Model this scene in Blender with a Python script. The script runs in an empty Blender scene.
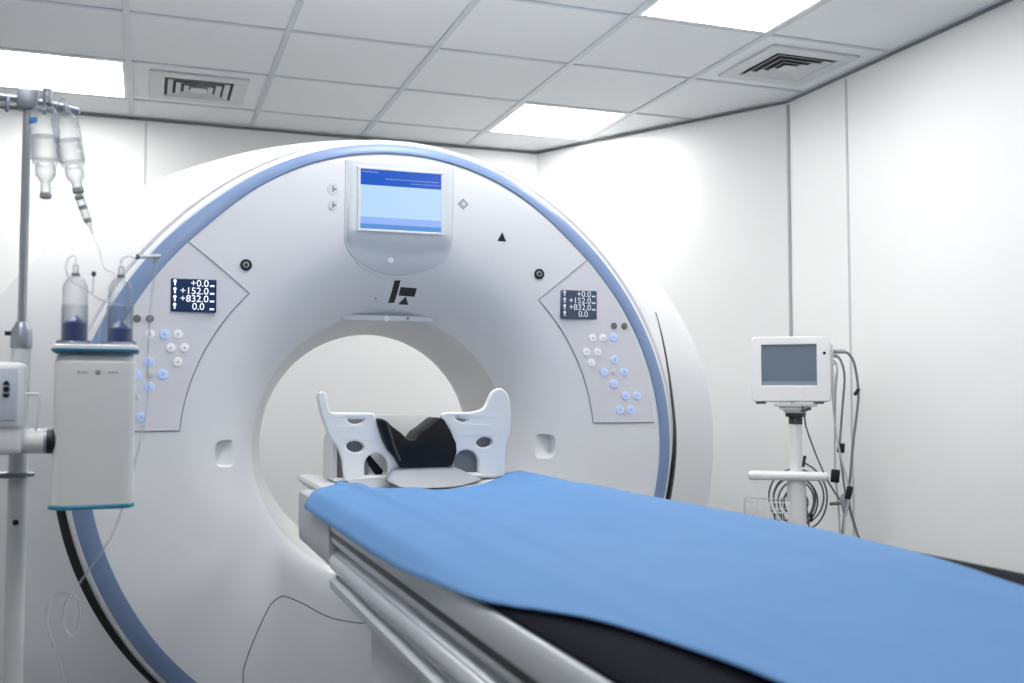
import bpy, bmesh, math, random
from mathutils import Vector, Matrix, noise

random.seed(4)
PI = math.pi
CZ = 1.12            # camera height above the floor
CEIL = CZ + 1.435    # ceiling height
SC = bpy.context.scene
COL = SC.collection

# ------------------------------------------------------------------ materials
def lin(c):
    out = []
    for v in c:
        v = v / 255.0
        out.append(v / 12.92 if v <= 0.04045 else ((v + 0.055) / 1.055) ** 2.4)
    return tuple(out) + (1.0,)

def mat(name, rgb, rough=0.5, metal=0.0, vary=0.03, scale=30.0, bump=0.0, emit=None, strength=0.0, coat=0.0, spec=0.5):
    m = bpy.data.materials.new(name)
    m.use_nodes = True
    nt = m.node_tree
    b = nt.nodes['Principled BSDF']
    b.inputs['Roughness'].default_value = rough
    b.inputs['Metallic'].default_value = metal
    b.inputs['Coat Weight'].default_value = coat
    b.inputs['Specular IOR Level'].default_value = spec
    tc = nt.nodes.new('ShaderNodeTexCoord')
    nz = nt.nodes.new('ShaderNodeTexNoise')
    nz.inputs['Scale'].default_value = scale
    nz.inputs['Detail'].default_value = 4
    nt.links.new(tc.outputs['Object'], nz.inputs['Vector'])
    mx = nt.nodes.new('ShaderNodeMix')
    mx.data_type = 'RGBA'
    c = lin(rgb)
    mx.inputs['A'].default_value = tuple(x * (1 - vary) for x in c[:3]) + (1,)
    mx.inputs['B'].default_value = tuple(min(1, x * (1 + vary)) for x in c[:3]) + (1,)
    nt.links.new(nz.outputs['Fac'], mx.inputs['Factor'])
    nt.links.new(mx.outputs['Result'], b.inputs['Base Color'])
    if bump:
        bp = nt.nodes.new('ShaderNodeBump')
        bp.inputs['Strength'].default_value = bump
        bp.inputs['Distance'].default_value = 0.002
        nt.links.new(nz.outputs['Fac'], bp.inputs['Height'])
        nt.links.new(bp.outputs['Normal'], b.inputs['Normal'])
    if emit is not None:
        b.inputs['Emission Color'].default_value = lin(emit)
        b.inputs['Emission Strength'].default_value = strength
    return m

def clear_mat(name, rgb, face=0.25, edge=0.9, rough=0.08):
    """Thin clear plastic: see-through face on, denser and shinier at grazing angles."""
    m = bpy.data.materials.new(name)
    m.use_nodes = True
    nt = m.node_tree
    b = nt.nodes['Principled BSDF']
    out = nt.nodes['Material Output']
    b.inputs['Base Color'].default_value = lin(rgb)
    b.inputs['Roughness'].default_value = rough
    tr = nt.nodes.new('ShaderNodeBsdfTransparent')
    lw = nt.nodes.new('ShaderNodeLayerWeight')
    lw.inputs['Blend'].default_value = 0.45
    mr = nt.nodes.new('ShaderNodeMapRange')
    mr.inputs['To Min'].default_value = face
    mr.inputs['To Max'].default_value = edge
    nt.links.new(lw.outputs['Facing'], mr.inputs['Value'])
    mx = nt.nodes.new('ShaderNodeMixShader')
    nt.links.new(mr.outputs['Result'], mx.inputs['Fac'])
    nt.links.new(tr.outputs['BSDF'], mx.inputs[1])
    nt.links.new(b.outputs['BSDF'], mx.inputs[2])
    nt.links.new(mx.outputs['Shader'], out.inputs['Surface'])
    return m

M = {}
M['wall'] = mat('wall_panel', (236, 237, 236), 0.42, vary=0.012, scale=3)
M['wall_grey'] = mat('grey_wall', (128, 131, 135), 0.5)
M['seam'] = mat('wall_seam', (196, 200, 202), 0.5)
M['dark_seam'] = mat('dark_joint', (160, 164, 167), 0.5)
M['floor'] = mat('vinyl_floor', (92, 96, 101), 0.28, vary=0.06, scale=60)
M['tile'] = mat('mineral_tile', (234, 236, 239), 0.85, vary=0.03, scale=180, bump=0.25)
M['grid'] = mat('ceiling_grid', (205, 210, 216), 0.45)
M['edge'] = mat('perimeter_trim', (122, 124, 128), 0.5)
M['lamp'] = mat('lamp_diffuser', (255, 255, 255), 0.5, emit=(255, 254, 252), strength=15.8)
M['lampframe'] = mat('lamp_frame', (225, 228, 232), 0.4)
M['vent'] = mat('vent_metal', (212, 214, 217), 0.45)
M['ventdark'] = mat('vent_dark', (52, 53, 57), 0.7)
M['shell'] = mat('scanner_shell', (233, 235, 240), 0.33, vary=0.008, scale=4)
M['rear'] = mat('scanner_rear_shell', (231, 232, 235), 0.36, vary=0.008, scale=4)
M['ring'] = mat('blue_accent', (126, 149, 188), 0.35, vary=0.02)
M['gap_shade'] = mat('gap_shade_black', (22, 25, 30), 0.4)  # near-black that paints shade in the cover gap and table grooves
M['bore'] = mat('bore_liner', (222, 222, 222), 0.4, vary=0.01)
M['panel'] = mat('panel_face', (228, 228, 236), 0.4, vary=0.01)
M['line'] = mat('panel_line', (146, 149, 156), 0.5)
M['lcd'] = mat('lcd_dark', (44, 60, 100), 0.2)
M['lcd_reflect'] = mat('lcd_reflect_grey', (74, 86, 108), 0.2)  # right display: reflections are put into this greyer colour
M['lcdtext'] = mat('lcd_text', (235, 242, 250), 0.5, emit=(225, 235, 250), strength=0.75)
M['lcdtext2'] = mat('lcd_text_dim', (205, 212, 222), 0.5, emit=(190, 200, 215), strength=0.35)
M['btn_white'] = mat('button_white', (240, 240, 242), 0.3, emit=(245, 248, 255), strength=0.12)
M['btn_blue'] = mat('button_lit_blue', (190, 206, 242), 0.3, emit=(165, 198, 255), strength=0.25)
M['btn_grey'] = mat('button_grey', (206, 208, 216), 0.4)
M['btn_dark'] = mat('button_dark', (118, 118, 122), 0.4)
M['black'] = mat('black_plastic', (24, 26, 31), 0.4)
M['grey'] = mat('grey_plastic', (150, 153, 158), 0.45)
M['mark'] = mat('faint_mark', (168, 172, 180), 0.5)
M['white'] = mat('white_plastic', (232, 233, 235), 0.35, vary=0.01)
M['offwhite'] = mat('warm_white_plastic', (222, 223, 223), 0.4, vary=0.01)
M['bezel'] = mat('screen_bezel', (216, 221, 228), 0.35, vary=0.01)
M['ui_dark'] = mat('screen_dark_blue', (10, 40, 110), 0.25, emit=(20, 82, 176), strength=0.9)
M['ui_main'] = mat('screen_light_blue', (60, 70, 80), 0.25, emit=(186, 219, 250), strength=0.92)
M['ui_lav'] = mat('screen_lavender', (50, 60, 80), 0.25, emit=(152, 184, 252), strength=0.9)
M['ui_low'] = mat('screen_mid_blue', (30, 50, 80), 0.25, emit=(92, 148, 212), strength=0.9)
M['ui_text'] = mat('screen_text', (60, 70, 80), 0.25, emit=(150, 190, 240), strength=0.9)
M['lens'] = mat('clear_lens', (245, 245, 245), 0.12, coat=0.5)
M['frame'] = mat('table_silver', (196, 200, 206), 0.3, metal=0.25, vary=0.015)
M['groove'] = mat('table_groove', (92, 95, 102), 0.4)
M['rail'] = mat('table_rail', (214, 218, 224), 0.25, metal=0.55)
M['mattress'] = mat('black_vinyl', (17, 20, 28), 0.7, vary=0.08, scale=12, spec=.03)
M['sheet'] = mat('blue_drape', (90, 136, 188), 0.72, vary=0.05, scale=9, bump=0.25, spec=0.3)
M['foam'] = mat('black_foam', (9, 11, 17), 0.45, vary=0.1, spec=.3)
M['cradle'] = mat('cradle_top', (205, 207, 210), 0.4)
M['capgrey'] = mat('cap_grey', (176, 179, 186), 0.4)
M['tongue'] = mat('tongue_grey', (158, 161, 167), 0.4)
M['base'] = mat('table_base', (205, 207, 210), 0.4)
M['steel'] = mat('brushed_steel', (176, 180, 184), 0.32, metal=0.7, vary=0.04)
M['paint'] = mat('painted_pole', (206, 209, 211), 0.4)
M['alu'] = mat('aluminium', (160, 166, 176), 0.35, metal=0.6)
M['teal'] = mat('teal_trim', (18, 118, 150), 0.35)
M['syr_blue'] = mat('syringe_blue', (24, 58, 132), 0.35)
M['syr_sleeve'] = mat('syringe_sleeve', (140, 150, 168), 0.3, metal=0.3)
M['clear'] = clear_mat('clear_plastic', (160, 170, 182), 0.05, 0.7)
M['milky'] = clear_mat('milky_plastic', (186, 195, 203), 0.22, 0.9)
M['fluid'] = clear_mat('clear_fluid', (112, 122, 140), 0.14, 0.6)
M['tubing'] = clear_mat('clear_tubing', (210, 214, 218), 0.2, 0.7)
M['cable'] = mat('grey_cable', (122, 124, 128), 0.45)
M['cable_dark'] = mat('dark_cable', (92, 94, 99), 0.45)
M['cable_light'] = mat('light_cable', (188, 191, 196), 0.45)
M['mon_screen'] = mat('monitor_screen', (112, 124, 138), 0.18, vary=0.03, scale=6)
M['mon_strip'] = mat('monitor_screen_strip', (140, 150, 162), 0.18)
M['rubber'] = mat('rubber', (58, 60, 64), 0.7)
M['label_blue'] = mat('label_blue', (70, 140, 205), 0.5)
M['pump_face'] = mat('pump_face', (200, 207, 220), 0.35)
M['pump_lcd'] = mat('pump_lcd', (96, 138, 196), 0.2, emit=(110, 155, 215), strength=0.3)

# ------------------------------------------------------------------ helpers
def link(name, me, mats, parent=None, smooth=True, angle=40):
    if not isinstance(mats, (list, tuple)):
        mats = [mats]
    for m in mats:
        me.materials.append(m)
    if smooth:
        me.polygons.foreach_set('use_smooth', [True] * len(me.polygons))
        try:
            me.set_sharp_from_angle(angle=math.radians(angle))
        except Exception:
            pass
    o = bpy.data.objects.new(name, me)
    COL.objects.link(o)
    if parent is not None:
        o.parent = parent
        off = Vector(parent.get('_abs', (0, 0, 0)))
        if parent.get('_root') == 1:
            me.transform(Matrix.Translation(-off))
            o['_abs'] = tuple(off)
        o['_root'] = 0
        if parent.get('_root') == 0 and parent.get('_abs') is not None:
            off = Vector(parent['_abs'])
            me.transform(Matrix.Translation(-off))
            o['_abs'] = tuple(off)
    return o

def bmesh_obj(name, bm, mats, parent=None, smooth=True, angle=40):
    me = bpy.data.meshes.new(name)
    bmesh.ops.recalc_face_normals(bm, faces=bm.faces)
    bm.to_mesh(me)
    bm.free()
    return link(name, me, mats, parent, smooth, angle)

def thing(name, label, cat, loc=(0, 0, 0), group=None, kind=None):
    o = bpy.data.objects.new(name, None)
    o.empty_display_size = 0.05
    COL.objects.link(o)
    o.location = loc
    o['label'] = label
    o['category'] = cat
    o['_abs'] = tuple(loc)
    o['_root'] = 1
    if group:
        o['group'] = group
    return o

def tag(o, label, cat, group=None, kind=None):
    o['label'] = label
    o['category'] = cat
    if group:
        o['group'] = group
    if kind:
        o['kind'] = kind
    return o

def structure(o):
    o['kind'] = 'structure'
    return o

def add_box(bm, x0, x1, y0, y1, z0, z1, bev=0.0, seg=2, mtx=None, mi=0):
    r = bmesh.ops.create_cube(bm, size=1.0)
    vs = r['verts']
    bmesh.ops.scale(bm, vec=(x1 - x0, y1 - y0, z1 - z0), verts=vs)
    bmesh.ops.translate(bm, vec=((x0 + x1) / 2, (y0 + y1) / 2, (z0 + z1) / 2), verts=vs)
    fs = set(f for v in vs for f in v.link_faces)
    if bev > 0:
        es = list(set(e for v in vs for e in v.link_edges))
        r2 = bmesh.ops.bevel(bm, geom=es, offset=bev, segments=seg, affect='EDGES', profile=0.5)
        fs = set(r2['faces']) | set(f for f in fs if f.is_valid)
        vs = list(set(v for f in fs for v in f.verts))
    for f in fs:
        f.material_index = mi
    if mtx is not None:
        bmesh.ops.transform(bm, matrix=mtx, verts=list(set(vs)))
    return vs

def box(name, x0, x1, y0, y1, z0, z1, m, parent=None, bev=0.0, seg=2):
    bm = bmesh.new()
    add_box(bm, x0, x1, y0, y1, z0, z1, bev, seg)
    return bmesh_obj(name, bm, m, parent)

def add_cyl(bm, p0, p1, r0, r1=None, seg=24, mi=0):
    p0, p1 = Vector(p0), Vector(p1)
    if r1 is None:
        r1 = r0
    d = p1 - p0
    r = bmesh.ops.create_cone(bm, cap_ends=True, segments=seg, radius1=r0, radius2=r1, depth=d.length)
    q = d.to_track_quat('Z', 'Y').to_matrix().to_4x4()
    bmesh.ops.transform(bm, matrix=Matrix.Translation((p0 + p1) / 2) @ q, verts=r['verts'])
    for f in set(f for v in r['verts'] for f in v.link_faces):
        f.material_index = mi
    return r['verts']

def cyl(name, p0, p1, r0, m, parent=None, r1=None, seg=24):
    bm = bmesh.new()
    add_cyl(bm, p0, p1, r0, r1, seg)
    return bmesh_obj(name, bm, m, parent)

def add_lathe(bm, prof, origin, axis=(0, 0, 1), seg=32, mi=0, cap=True):
    """prof: list of (radius, height along axis)."""
    q = Vector(axis).to_track_quat('Z', 'Y').to_matrix().to_4x4()
    T = Matrix.Translation(origin) @ q
    rings = []
    for r, h in prof:
        if r < 1e-6:
            rings.append([bm.verts.new(T @ Vector((0, 0, h)))])
        else:
            rings.append([bm.verts.new(T @ Vector((r * math.cos(2 * PI * i / seg), r * math.sin(2 * PI * i / seg), h))) for i in range(seg)])
    for a, b in zip(rings, rings[1:]):
        for i in range(seg):
            j = (i + 1) % seg
            if len(a) == 1 and len(b) == 1:
                continue
            if len(a) == 1:
                f = bm.faces.new((a[0], b[i], b[j]))
            elif len(b) == 1:
                f = bm.faces.new((a[i], a[j], b[0]))
            else:
                f = bm.faces.new((a[i], a[j], b[j], b[i]))
            f.material_index = mi
    if cap:
        for rg in (rings[0], rings[-1]):
            if len(rg) > 2:
                f = bm.faces.new(rg)
                f.material_index = mi
    return rings

def lathe(name, prof, origin, m, parent=None, axis=(0, 0, 1), seg=32, cap=True, angle=40):
    bm = bmesh.new()
    add_lathe(bm, prof, origin, axis, seg, 0, cap)
    return bmesh_obj(name, bm, m, parent, angle=angle)

def smooth_path(pts, n=8, closed=False):
    P = [Vector(p) for p in pts]
    out = []
    L = len(P)
    rng = range(L) if closed else range(L - 1)
    for i in rng:
        if closed:
            a, b, c, d = P[(i - 1) % L], P[i], P[(i + 1) % L], P[(i + 2) % L]
        else:
            b, c = P[i], P[i + 1]
            a = P[i - 1] if i > 0 else b * 2 - c
            d = P[i + 2] if i + 2 < L else c * 2 - b
        for k in range(n):
            t = k / n
            out.append(0.5 * ((2 * b) + (c - a) * t + (2 * a - 5 * b + 4 * c - d) * t * t + (3 * b - a - 3 * c + d) * t ** 3))
    if not closed:
        out.append(P[-1])
    return out

def add_tube(bm, pts, r, seg=8, closed=False, mi=0):
    P = [Vector(p) for p in pts]
    n = len(P)
    tang = []
    for i in range(n):
        a = P[(i - 1) % n] if (closed or i > 0) else P[i]
        b = P[(i + 1) % n] if (closed or i < n - 1) else P[i]
        tang.append((b - a).normalized())
    u = tang[0].orthogonal().normalized()
    rings = []
    for i in range(n):
        t = tang[i]
        u = (u - t * u.dot(t))
        u = u.normalized() if u.length > 1e-6 else t.orthogonal().normalized()
        v = t.cross(u)
        rr = r[i] if isinstance(r, (list, tuple)) else r
        rings.append([bm.verts.new(P[i] + (u * math.cos(2 * PI * k / seg) + v * math.sin(2 * PI * k / seg)) * rr) for k in range(seg)])
    last = n if closed else n - 1
    for i in range(last):
        a, b = rings[i], rings[(i + 1) % n]
        off = 0
        if closed and i == n - 1:
            best = min(range(seg), key=lambda o: (a[0].co - b[o].co).length)
            off = best
        for k in range(seg):
            f = bm.faces.new((a[k], a[(k + 1) % seg], b[(k + 1 + off) % seg], b[(k + off) % seg]))
            f.material_index = mi
    if not closed:
        bm.faces.new(rings[0][::-1]).material_index = mi
        bm.faces.new(rings[-1]).material_index = mi

def tube(name, pts, r, m, parent=None, n=8, seg=8, closed=False, smooth_it=True):
    bm = bmesh.new()
    add_tube(bm, smooth_path(pts, n, closed) if smooth_it else pts, r, seg, closed)
    return bmesh_obj(name, bm, m, parent, angle=60)

def add_prism(bm, poly, place, d0, d1, mi=0):
    """poly: 2D outline; place(a, b, d) -> 3D point; extruded from d0 to d1."""
    A = [bm.verts.new(place(a, b, d0)) for a, b in poly]
    B = [bm.verts.new(place(a, b, d1)) for a, b in poly]
    n = len(poly)
    fs = [bm.faces.new(A), bm.faces.new(B[::-1])]
    for i in range(n):
        j = (i + 1) % n
        fs.append(bm.faces.new((A[j], A[i], B[i], B[j])))
    for f in fs:
        f.material_index = mi
    return A + B

def prism(name, poly, place, d0, d1, m, parent=None, bev=0.0, seg=2, angle=40):
    bm = bmesh.new()
    add_prism(bm, poly, place, d0, d1)
    if bev:
        bmesh.ops.recalc_face_normals(bm, faces=bm.faces)
        caps = [e for e in bm.edges if len(e.link_faces) == 2 and any(len(f.verts) > 4 for f in e.link_faces)] or list(bm.edges)
        bmesh.ops.bevel(bm, geom=caps, offset=bev, segments=seg, affect='EDGES', profile=0.5)
    return bmesh_obj(name, bm, m, parent, angle=angle)

def plate_with_holes(name, outline, holes, to3d, depth, bev, m, parent=None):
    """2D outline with holes -> filled, extruded and bevelled plate."""
    cu = bpy.data.curves.new(name, 'CURVE')
    cu.dimensions = '2D'
    cu.fill_mode = 'BOTH'
    cu.extrude = depth / 2 - bev
    cu.bevel_depth = bev
    cu.bevel_resolution = 2
    for poly in [outline] + holes:
        s = cu.splines.new('POLY')
        s.points.add(len(poly) - 1)
        for p, (a, b) in zip(s.points, poly):
            p.co = (a, b, 0, 1)
        s.use_cyclic_u = True
    tmp = bpy.data.objects.new(name + '_tmp', cu)
    COL.objects.link(tmp)
    dg = bpy.context.evaluated_depsgraph_get()
    me = bpy.data.meshes.new_from_object(tmp.evaluated_get(dg))
    bpy.data.objects.remove(tmp)
    bpy.data.curves.remove(cu)
    me.materials.clear()
    for v in me.vertices:
        v.co = to3d(*v.co)
    return link(name, me, m, parent, True, 35)

def text_mesh(name, txt, size, to3d, m, parent, align='RIGHT', extrude=0.0006):
    cu = bpy.data.curves.new(name, 'FONT')
    cu.body = txt
    cu.size = size
    cu.align_x = align
    cu.extrude = extrude
    tmp = bpy.data.objects.new(name + '_tmp', cu)
    COL.objects.link(tmp)
    dg = bpy.context.evaluated_depsgraph_get()
    me = bpy.data.meshes.new_from_object(tmp.evaluated_get(dg))
    bpy.data.objects.remove(tmp)
    bpy.data.curves.remove(cu)
    me.materials.clear()
    for v in me.vertices:
        v.co = to3d(*v.co)
    return link(name, me, m, parent, False)

def interp(x, xs, ys):
    if x <= xs[0]:
        return ys[0]
    for a, b, c, d in zip(xs, xs[1:], ys, ys[1:]):
        if x <= b:
            t = (x - a) / (b - a)
            return c + (d - c) * t
    return ys[-1]

def sstep(x, a, b):
    t = max(0.0, min(1.0, (x - a) / (b - a)))
    return t * t * (3 - 2 * t)

# ------------------------------------------------------------------ room
XR, YB = 2.914, 5.55
ANG0, ANG1 = (2.142, 5.55), (2.914, 4.16)
XL, YF = -2.5, -2.6

def wall_prism(name, pts, z0, z1, m):
    bm = bmesh.new()
    add_prism(bm, pts, lambda a, b, d: Vector((a, b, d)), z0, z1)
    return structure(bmesh_obj(name, bm, m, None, False))

T = 0.1
wall_prism('wall_back', [(XL - T, YB), (ANG0[0], YB), (ANG0[0], YB + T), (XL - T, YB + T)], 0, CEIL + .05, M['wall'])
nx, ny = (ANG0[1] - ANG1[1]), (ANG1[0] - ANG0[0])
ln = math.hypot(nx, ny)
nx, ny = nx / ln * T, ny / ln * T
wall_prism('wall_angled', [ANG0, ANG1, (ANG1[0] + nx, ANG1[1] + ny), (ANG0[0] + nx, ANG0[1] + ny)], 0, CEIL + .05, M['wall'])
wall_prism('wall_right', [(XR, YF), (XR, ANG1[1]), (XR + T, ANG1[1]), (XR + T, YF)], 0, CEIL + .05, M['wall'])
wall_prism('wall_left', [(XL, YF), (XL, YB), (XL - T, YB), (XL - T, YF)], 0, CEIL + .05, M['wall'])
wall_prism('wall_front', [(XL - T, YF), (XR + T, YF), (XR + T, YF - T), (XL - T, YF - T)], 0, CEIL + .05, M['wall_grey'])
outline = [(XL - T, YF - T), (XR + T, YF - T), (XR + T, ANG1[1]), (ANG0[0] + T, YB + T), (XL - T, YB + T)]
wall_prism('floor', outline, -0.08, 0, M['floor'])

# suspended ceiling: separate recessed tiles in one mesh, a metal grid below
GX = [-.096 + .6 * k for k in range(-4, 6)]
GY = [4.013 + .6 * k for k in range(-11, 3)]
lights = [(-1, 4.613), (3, 4.613), (3, 2.813), (-1, 2.813), (3, 1.013), (-1, 1.013), (1, 2.213), (3, -.787), (-1, -.787)]  # middle-column and last panels are added, unseen, to brighten gantry front and injector
vents = [(0, 4.613), (4, 3.413), (2, 1.613)]
skip = {(k, round(y, 3)) for k, y in lights}

def room_xmax(y):
    return XR if y <= ANG1[1] else XR + (ANG0[0] - XR) * (y - ANG1[1]) / (YB - ANG1[1])

wall_prism('ceiling', outline, CEIL + .02, CEIL + .1, M['tile'])
bm = bmesh.new()
xs = [XL] + GX + [XR + .3]
ys = [YF] + GY + [YB + .05]
for xa, xb in zip(xs, xs[1:]):
    for ya, yb in zip(ys, ys[1:]):
        k = round((xa + .096) / .6)
        if (k, round(ya, 3)) in skip:
            continue
        if xa > room_xmax(ya) + .1 or xb - xa < .02:
            continue
        add_box(bm, xa + .006, xb - .006, ya + .006, yb - .006, CEIL + .004, CEIL + .0195, .003, 1)
o = structure(bmesh_obj('ceiling_panels', bm, M['tile'], None, False))
bm = bmesh.new()
for x in GX:
    yend = YB if x < ANG0[0] else ANG1[1] + (YB - ANG1[1]) * (XR - x) / (XR - ANG0[0])
    add_box(bm, x - .012, x + .012, YF, min(yend, YB), CEIL - .002, CEIL + .0045)
structure(bmesh_obj('trim_1', bm, M['grid'], None, False))
bm = bmesh.new()
for y in GY:
    add_box(bm, XL, min(room_xmax(y), XR), y - .0085, y + .0085, CEIL - .0015, CEIL + .0042)
structure(bmesh_obj('trim_2', bm, M['grid'], None, False))

def strip(name, p, q, w, z0, z1, m, inset=0.0):
    """Thin upright strip along a wall line p-q, standing w into the room (to the left of p->q)."""
    d = Vector((q[0] - p[0], q[1] - p[1], 0)).normalized()
    nrm = Vector((-d.y, d.x, 0))
    a, b = Vector((p[0], p[1], 0)), Vector((q[0], q[1], 0))
    pts = [a, b, b + nrm * w, a + nrm * w]
    bm = bmesh.new()
    add_prism(bm, [(v.x, v.y) for v in pts], lambda x, y, z: Vector((x, y, z)), z0, z1)
    return structure(bmesh_obj(name, bm, m, None, False))

# shadow-gap trims where the walls meet the ceiling
strip('trim_3', (ANG0[0], YB), (XL, YB), .012, CEIL - .012, CEIL - .0021, M['edge'])
strip('trim_4', ANG1, ANG0, .012, CEIL - .012, CEIL - .0021, M['edge'])
strip('trim_5', (XR, YF), ANG1, .012, CEIL - .012, CEIL - .0021, M['edge'])
# panel joints
strip('trim_6', (-.02, YB), (-.03, YB), .003, 0.1, CEIL - .022, M['seam'])
strip('trim_8', (XR, 3.71), (XR, 3.722), .003, 0.1, CEIL - .022, M['seam'])
strip('trim_9', (XR, ANG1[1] - .018), ANG1, .006, 0.1, CEIL - .022, M['dark_seam'])
strip('trim_10', (XR, 1.72), (XR, 1.734), .003, 0.1, CEIL - .022, M['seam'])
# skirting
strip('baseboard_back', (ANG0[0], YB), (XL, YB), .012, 0, .1, M['seam'])
strip('baseboard_angled', ANG1, ANG0, .012, 0, .1, M['seam'])
strip('baseboard_right', (XR, YF), ANG1, .012, 0, .1, M['seam'])

# ceiling lamps
LAMP_LABELS = ['square ceiling light panel above the drip stand at the left',
               'square ceiling light panel nearest the far corner above the round scanner',
               'square ceiling light panel at the top edge near the right wall vent',
               'square ceiling light panel above the left side of the scanner room',
               'square ceiling light panel above the foot of the blue table',
               'square ceiling light panel above the viewer on the left',
               'added unseen light panel over the table, brightening the scanner front',
              'square ceiling light panel behind the viewer on the right',
              'added unseen light panel behind the viewer on the left, brightening the injector']
def make_lamp():
    t = thing('ceiling_light', '', 'ceiling light', (0, 0, 0), 'ceiling light panels')
    bm = bmesh.new()
    a, b = .288, .272
    for x0, x1, y0, y1 in ((-a, a, b, a), (-a, a, -a, -b), (-a, -b, -b, b), (b, a, -b, b)):
        add_box(bm, x0, x1, y0, y1, -.001, .019)
    bmesh_obj('frame', bm, M['lampframe'], t, False)
    box('diffuser', -b, b, -b, b, .003, .018, M['lamp'], t)
    return t
def copy_tree(o, parent=None):
    c = o.copy()
    COL.objects.link(c)
    c.parent = parent
    for ch in o.children:
        copy_tree(ch, c)
    return c
lamp0 = make_lamp()
for i, (k, y) in enumerate(lights):
    l = lamp0 if i == 0 else copy_tree(lamp0)
    l.location = (-.096 + .6 * k + .3, y + .3, CEIL)
    l['label'] = LAMP_LABELS[i]

# ceiling vents
def make_vent():
    t = thing('ceiling_vent', '', 'air vent', (0, 0, 0), 'square ceiling air vents')
    bm = bmesh.new()
    a, b = .215, .150
    for x0, x1, y0, y1 in ((-a, a, b, a), (-a, a, -a, -b), (-a, -b, -b, b), (b, a, -b, b)):
        add_box(bm, x0, x1, y0, y1, -.008, .004, .002, 1)
    bmesh_obj('frame', bm, M['vent'], t, False)
    box('backing', -b, b, -b, b, .0005, .0038, M['ventdark'], t)
    def ring(hw, z_out, z_in, w):
        bm = bmesh.new()
        o = [bm.verts.new((sx * hw, sy * hw, z_out)) for sx, sy in ((-1, -1), (1, -1), (1, 1), (-1, 1))]
        i = [bm.verts.new((sx * (hw - w), sy * (hw - w), z_in)) for sx, sy in ((-1, -1), (1, -1), (1, 1), (-1, 1))]
        o2 = [bm.verts.new(v.co + Vector((0, 0, .0025))) for v in o]
        i2 = [bm.verts.new(v.co + Vector((0, 0, .0025))) for v in i]
        for q in range(4):
            p = (q + 1) % 4
            bm.faces.new((o[q], o[p], i[p], i[q]))
            bm.faces.new((o2[q], i2[q], i2[p], o2[p]))
            bm.faces.new((o[q], o2[q], o2[p], o[p]))
            bm.faces.new((i[q], i[p], i2[p], i2[q]))
        bmesh_obj('louvre', bm, M['vent'], t, False)
    for hw in (.136, .100, .064):
        ring(hw, -.012, .0, .023)
    box('centre_plate', -.035, .035, -.035, .035, -.012, -.009, M['vent'], t)
    return t
VENT_LABELS = ['square louvred ceiling vent between the left light panel and the scanner top',
               'square louvred ceiling vent beside the right wall',
               'square louvred ceiling vent above the viewer']
vent0 = make_vent()
for i, (k, y) in enumerate(vents):
    v = vent0 if i == 0 else copy_tree(vent0)
    v.location = (-.096 + .6 * k + .3, y + .3, CEIL + .0)
    v['label'] = VENT_LABELS[i]

# ------------------------------------------------------------------ scanner gantry
GC = Vector((.717, 0, CZ - .1527))
G = thing('ct_scanner', 'large round white CT scanner gantry with blue ring and open bore', 'scanner', (.717, 3.3, 0))
PR = [.38, .412, .43, .47, .52, .58, .65, .75, .853, .95]
PY = [3.26, 3.2, 3.16, 3.105, 3.062, 3.030, 3.012, 3.002, 3.0, 3.0]
# smooth profile through the listed points (Catmull-Rom in r)
_pp = smooth_path([(r, y, 0) for r, y in zip(PR[1:], PY[1:])], 8)
def ysurf(r):
    return interp(r, [p.x for p in _pp], [p.y for p in _pp])
def on_face(x, z, off=0.0):
    """gantry-local (x, z) -> world point on the dished front face, off metres towards the room."""
    return Vector((GC.x + x, ysurf(math.hypot(x, z)) - off, GC.z + z))
def warp(th):
    s_ = math.sin(th)
    return 1 + .0105 * math.cos(4 * th) * (1 if s_ > 0 else max(0.0, 1 + s_ * 1.5))
def polar(r, th, y):
    r *= 1 + (warp(th) - 1) * sstep(r, .6, .85)
    return Vector((GC.x + r * math.cos(th), y, GC.z + r * math.sin(th)))

def ring_mesh(prof, seg=224, bm=None, closed=False):
    bm = bm or bmesh.new()
    rings = [[bm.verts.new(polar(r, 2 * PI * i / seg, y)) for i in range(seg)] for r, y in prof]
    pairs = list(zip(rings, rings[1:]))
    if closed:
        pairs.append((rings[-1], rings[0]))
    for a, b in pairs:
        for i in range(seg):
            j = (i + 1) % seg
            bm.faces.new((a[i], a[j], b[j], b[i]))
    return bm

# front cover (closed shell so that the hand recesses can be cut in)
front = [(p.x, p.y) for p in _pp if p.x < .858]
front += [(.872, 3.0022), (.882, 3.0042), (.889, 3.016), (.905, 3.018), (.915, 3.020), (.922, 3.029), (.925, 3.034), (.926, 3.065), (.90, 3.075)]
back = [(.86, 3.12), (.65, 3.14), (.56, 3.16), (.50, 3.19), (.46, 3.215), (.43, 3.225)]
bm = ring_mesh(front + back, closed=True)
cover = bmesh_obj('front_cover', bm, M['shell'], G, angle=50)
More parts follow.
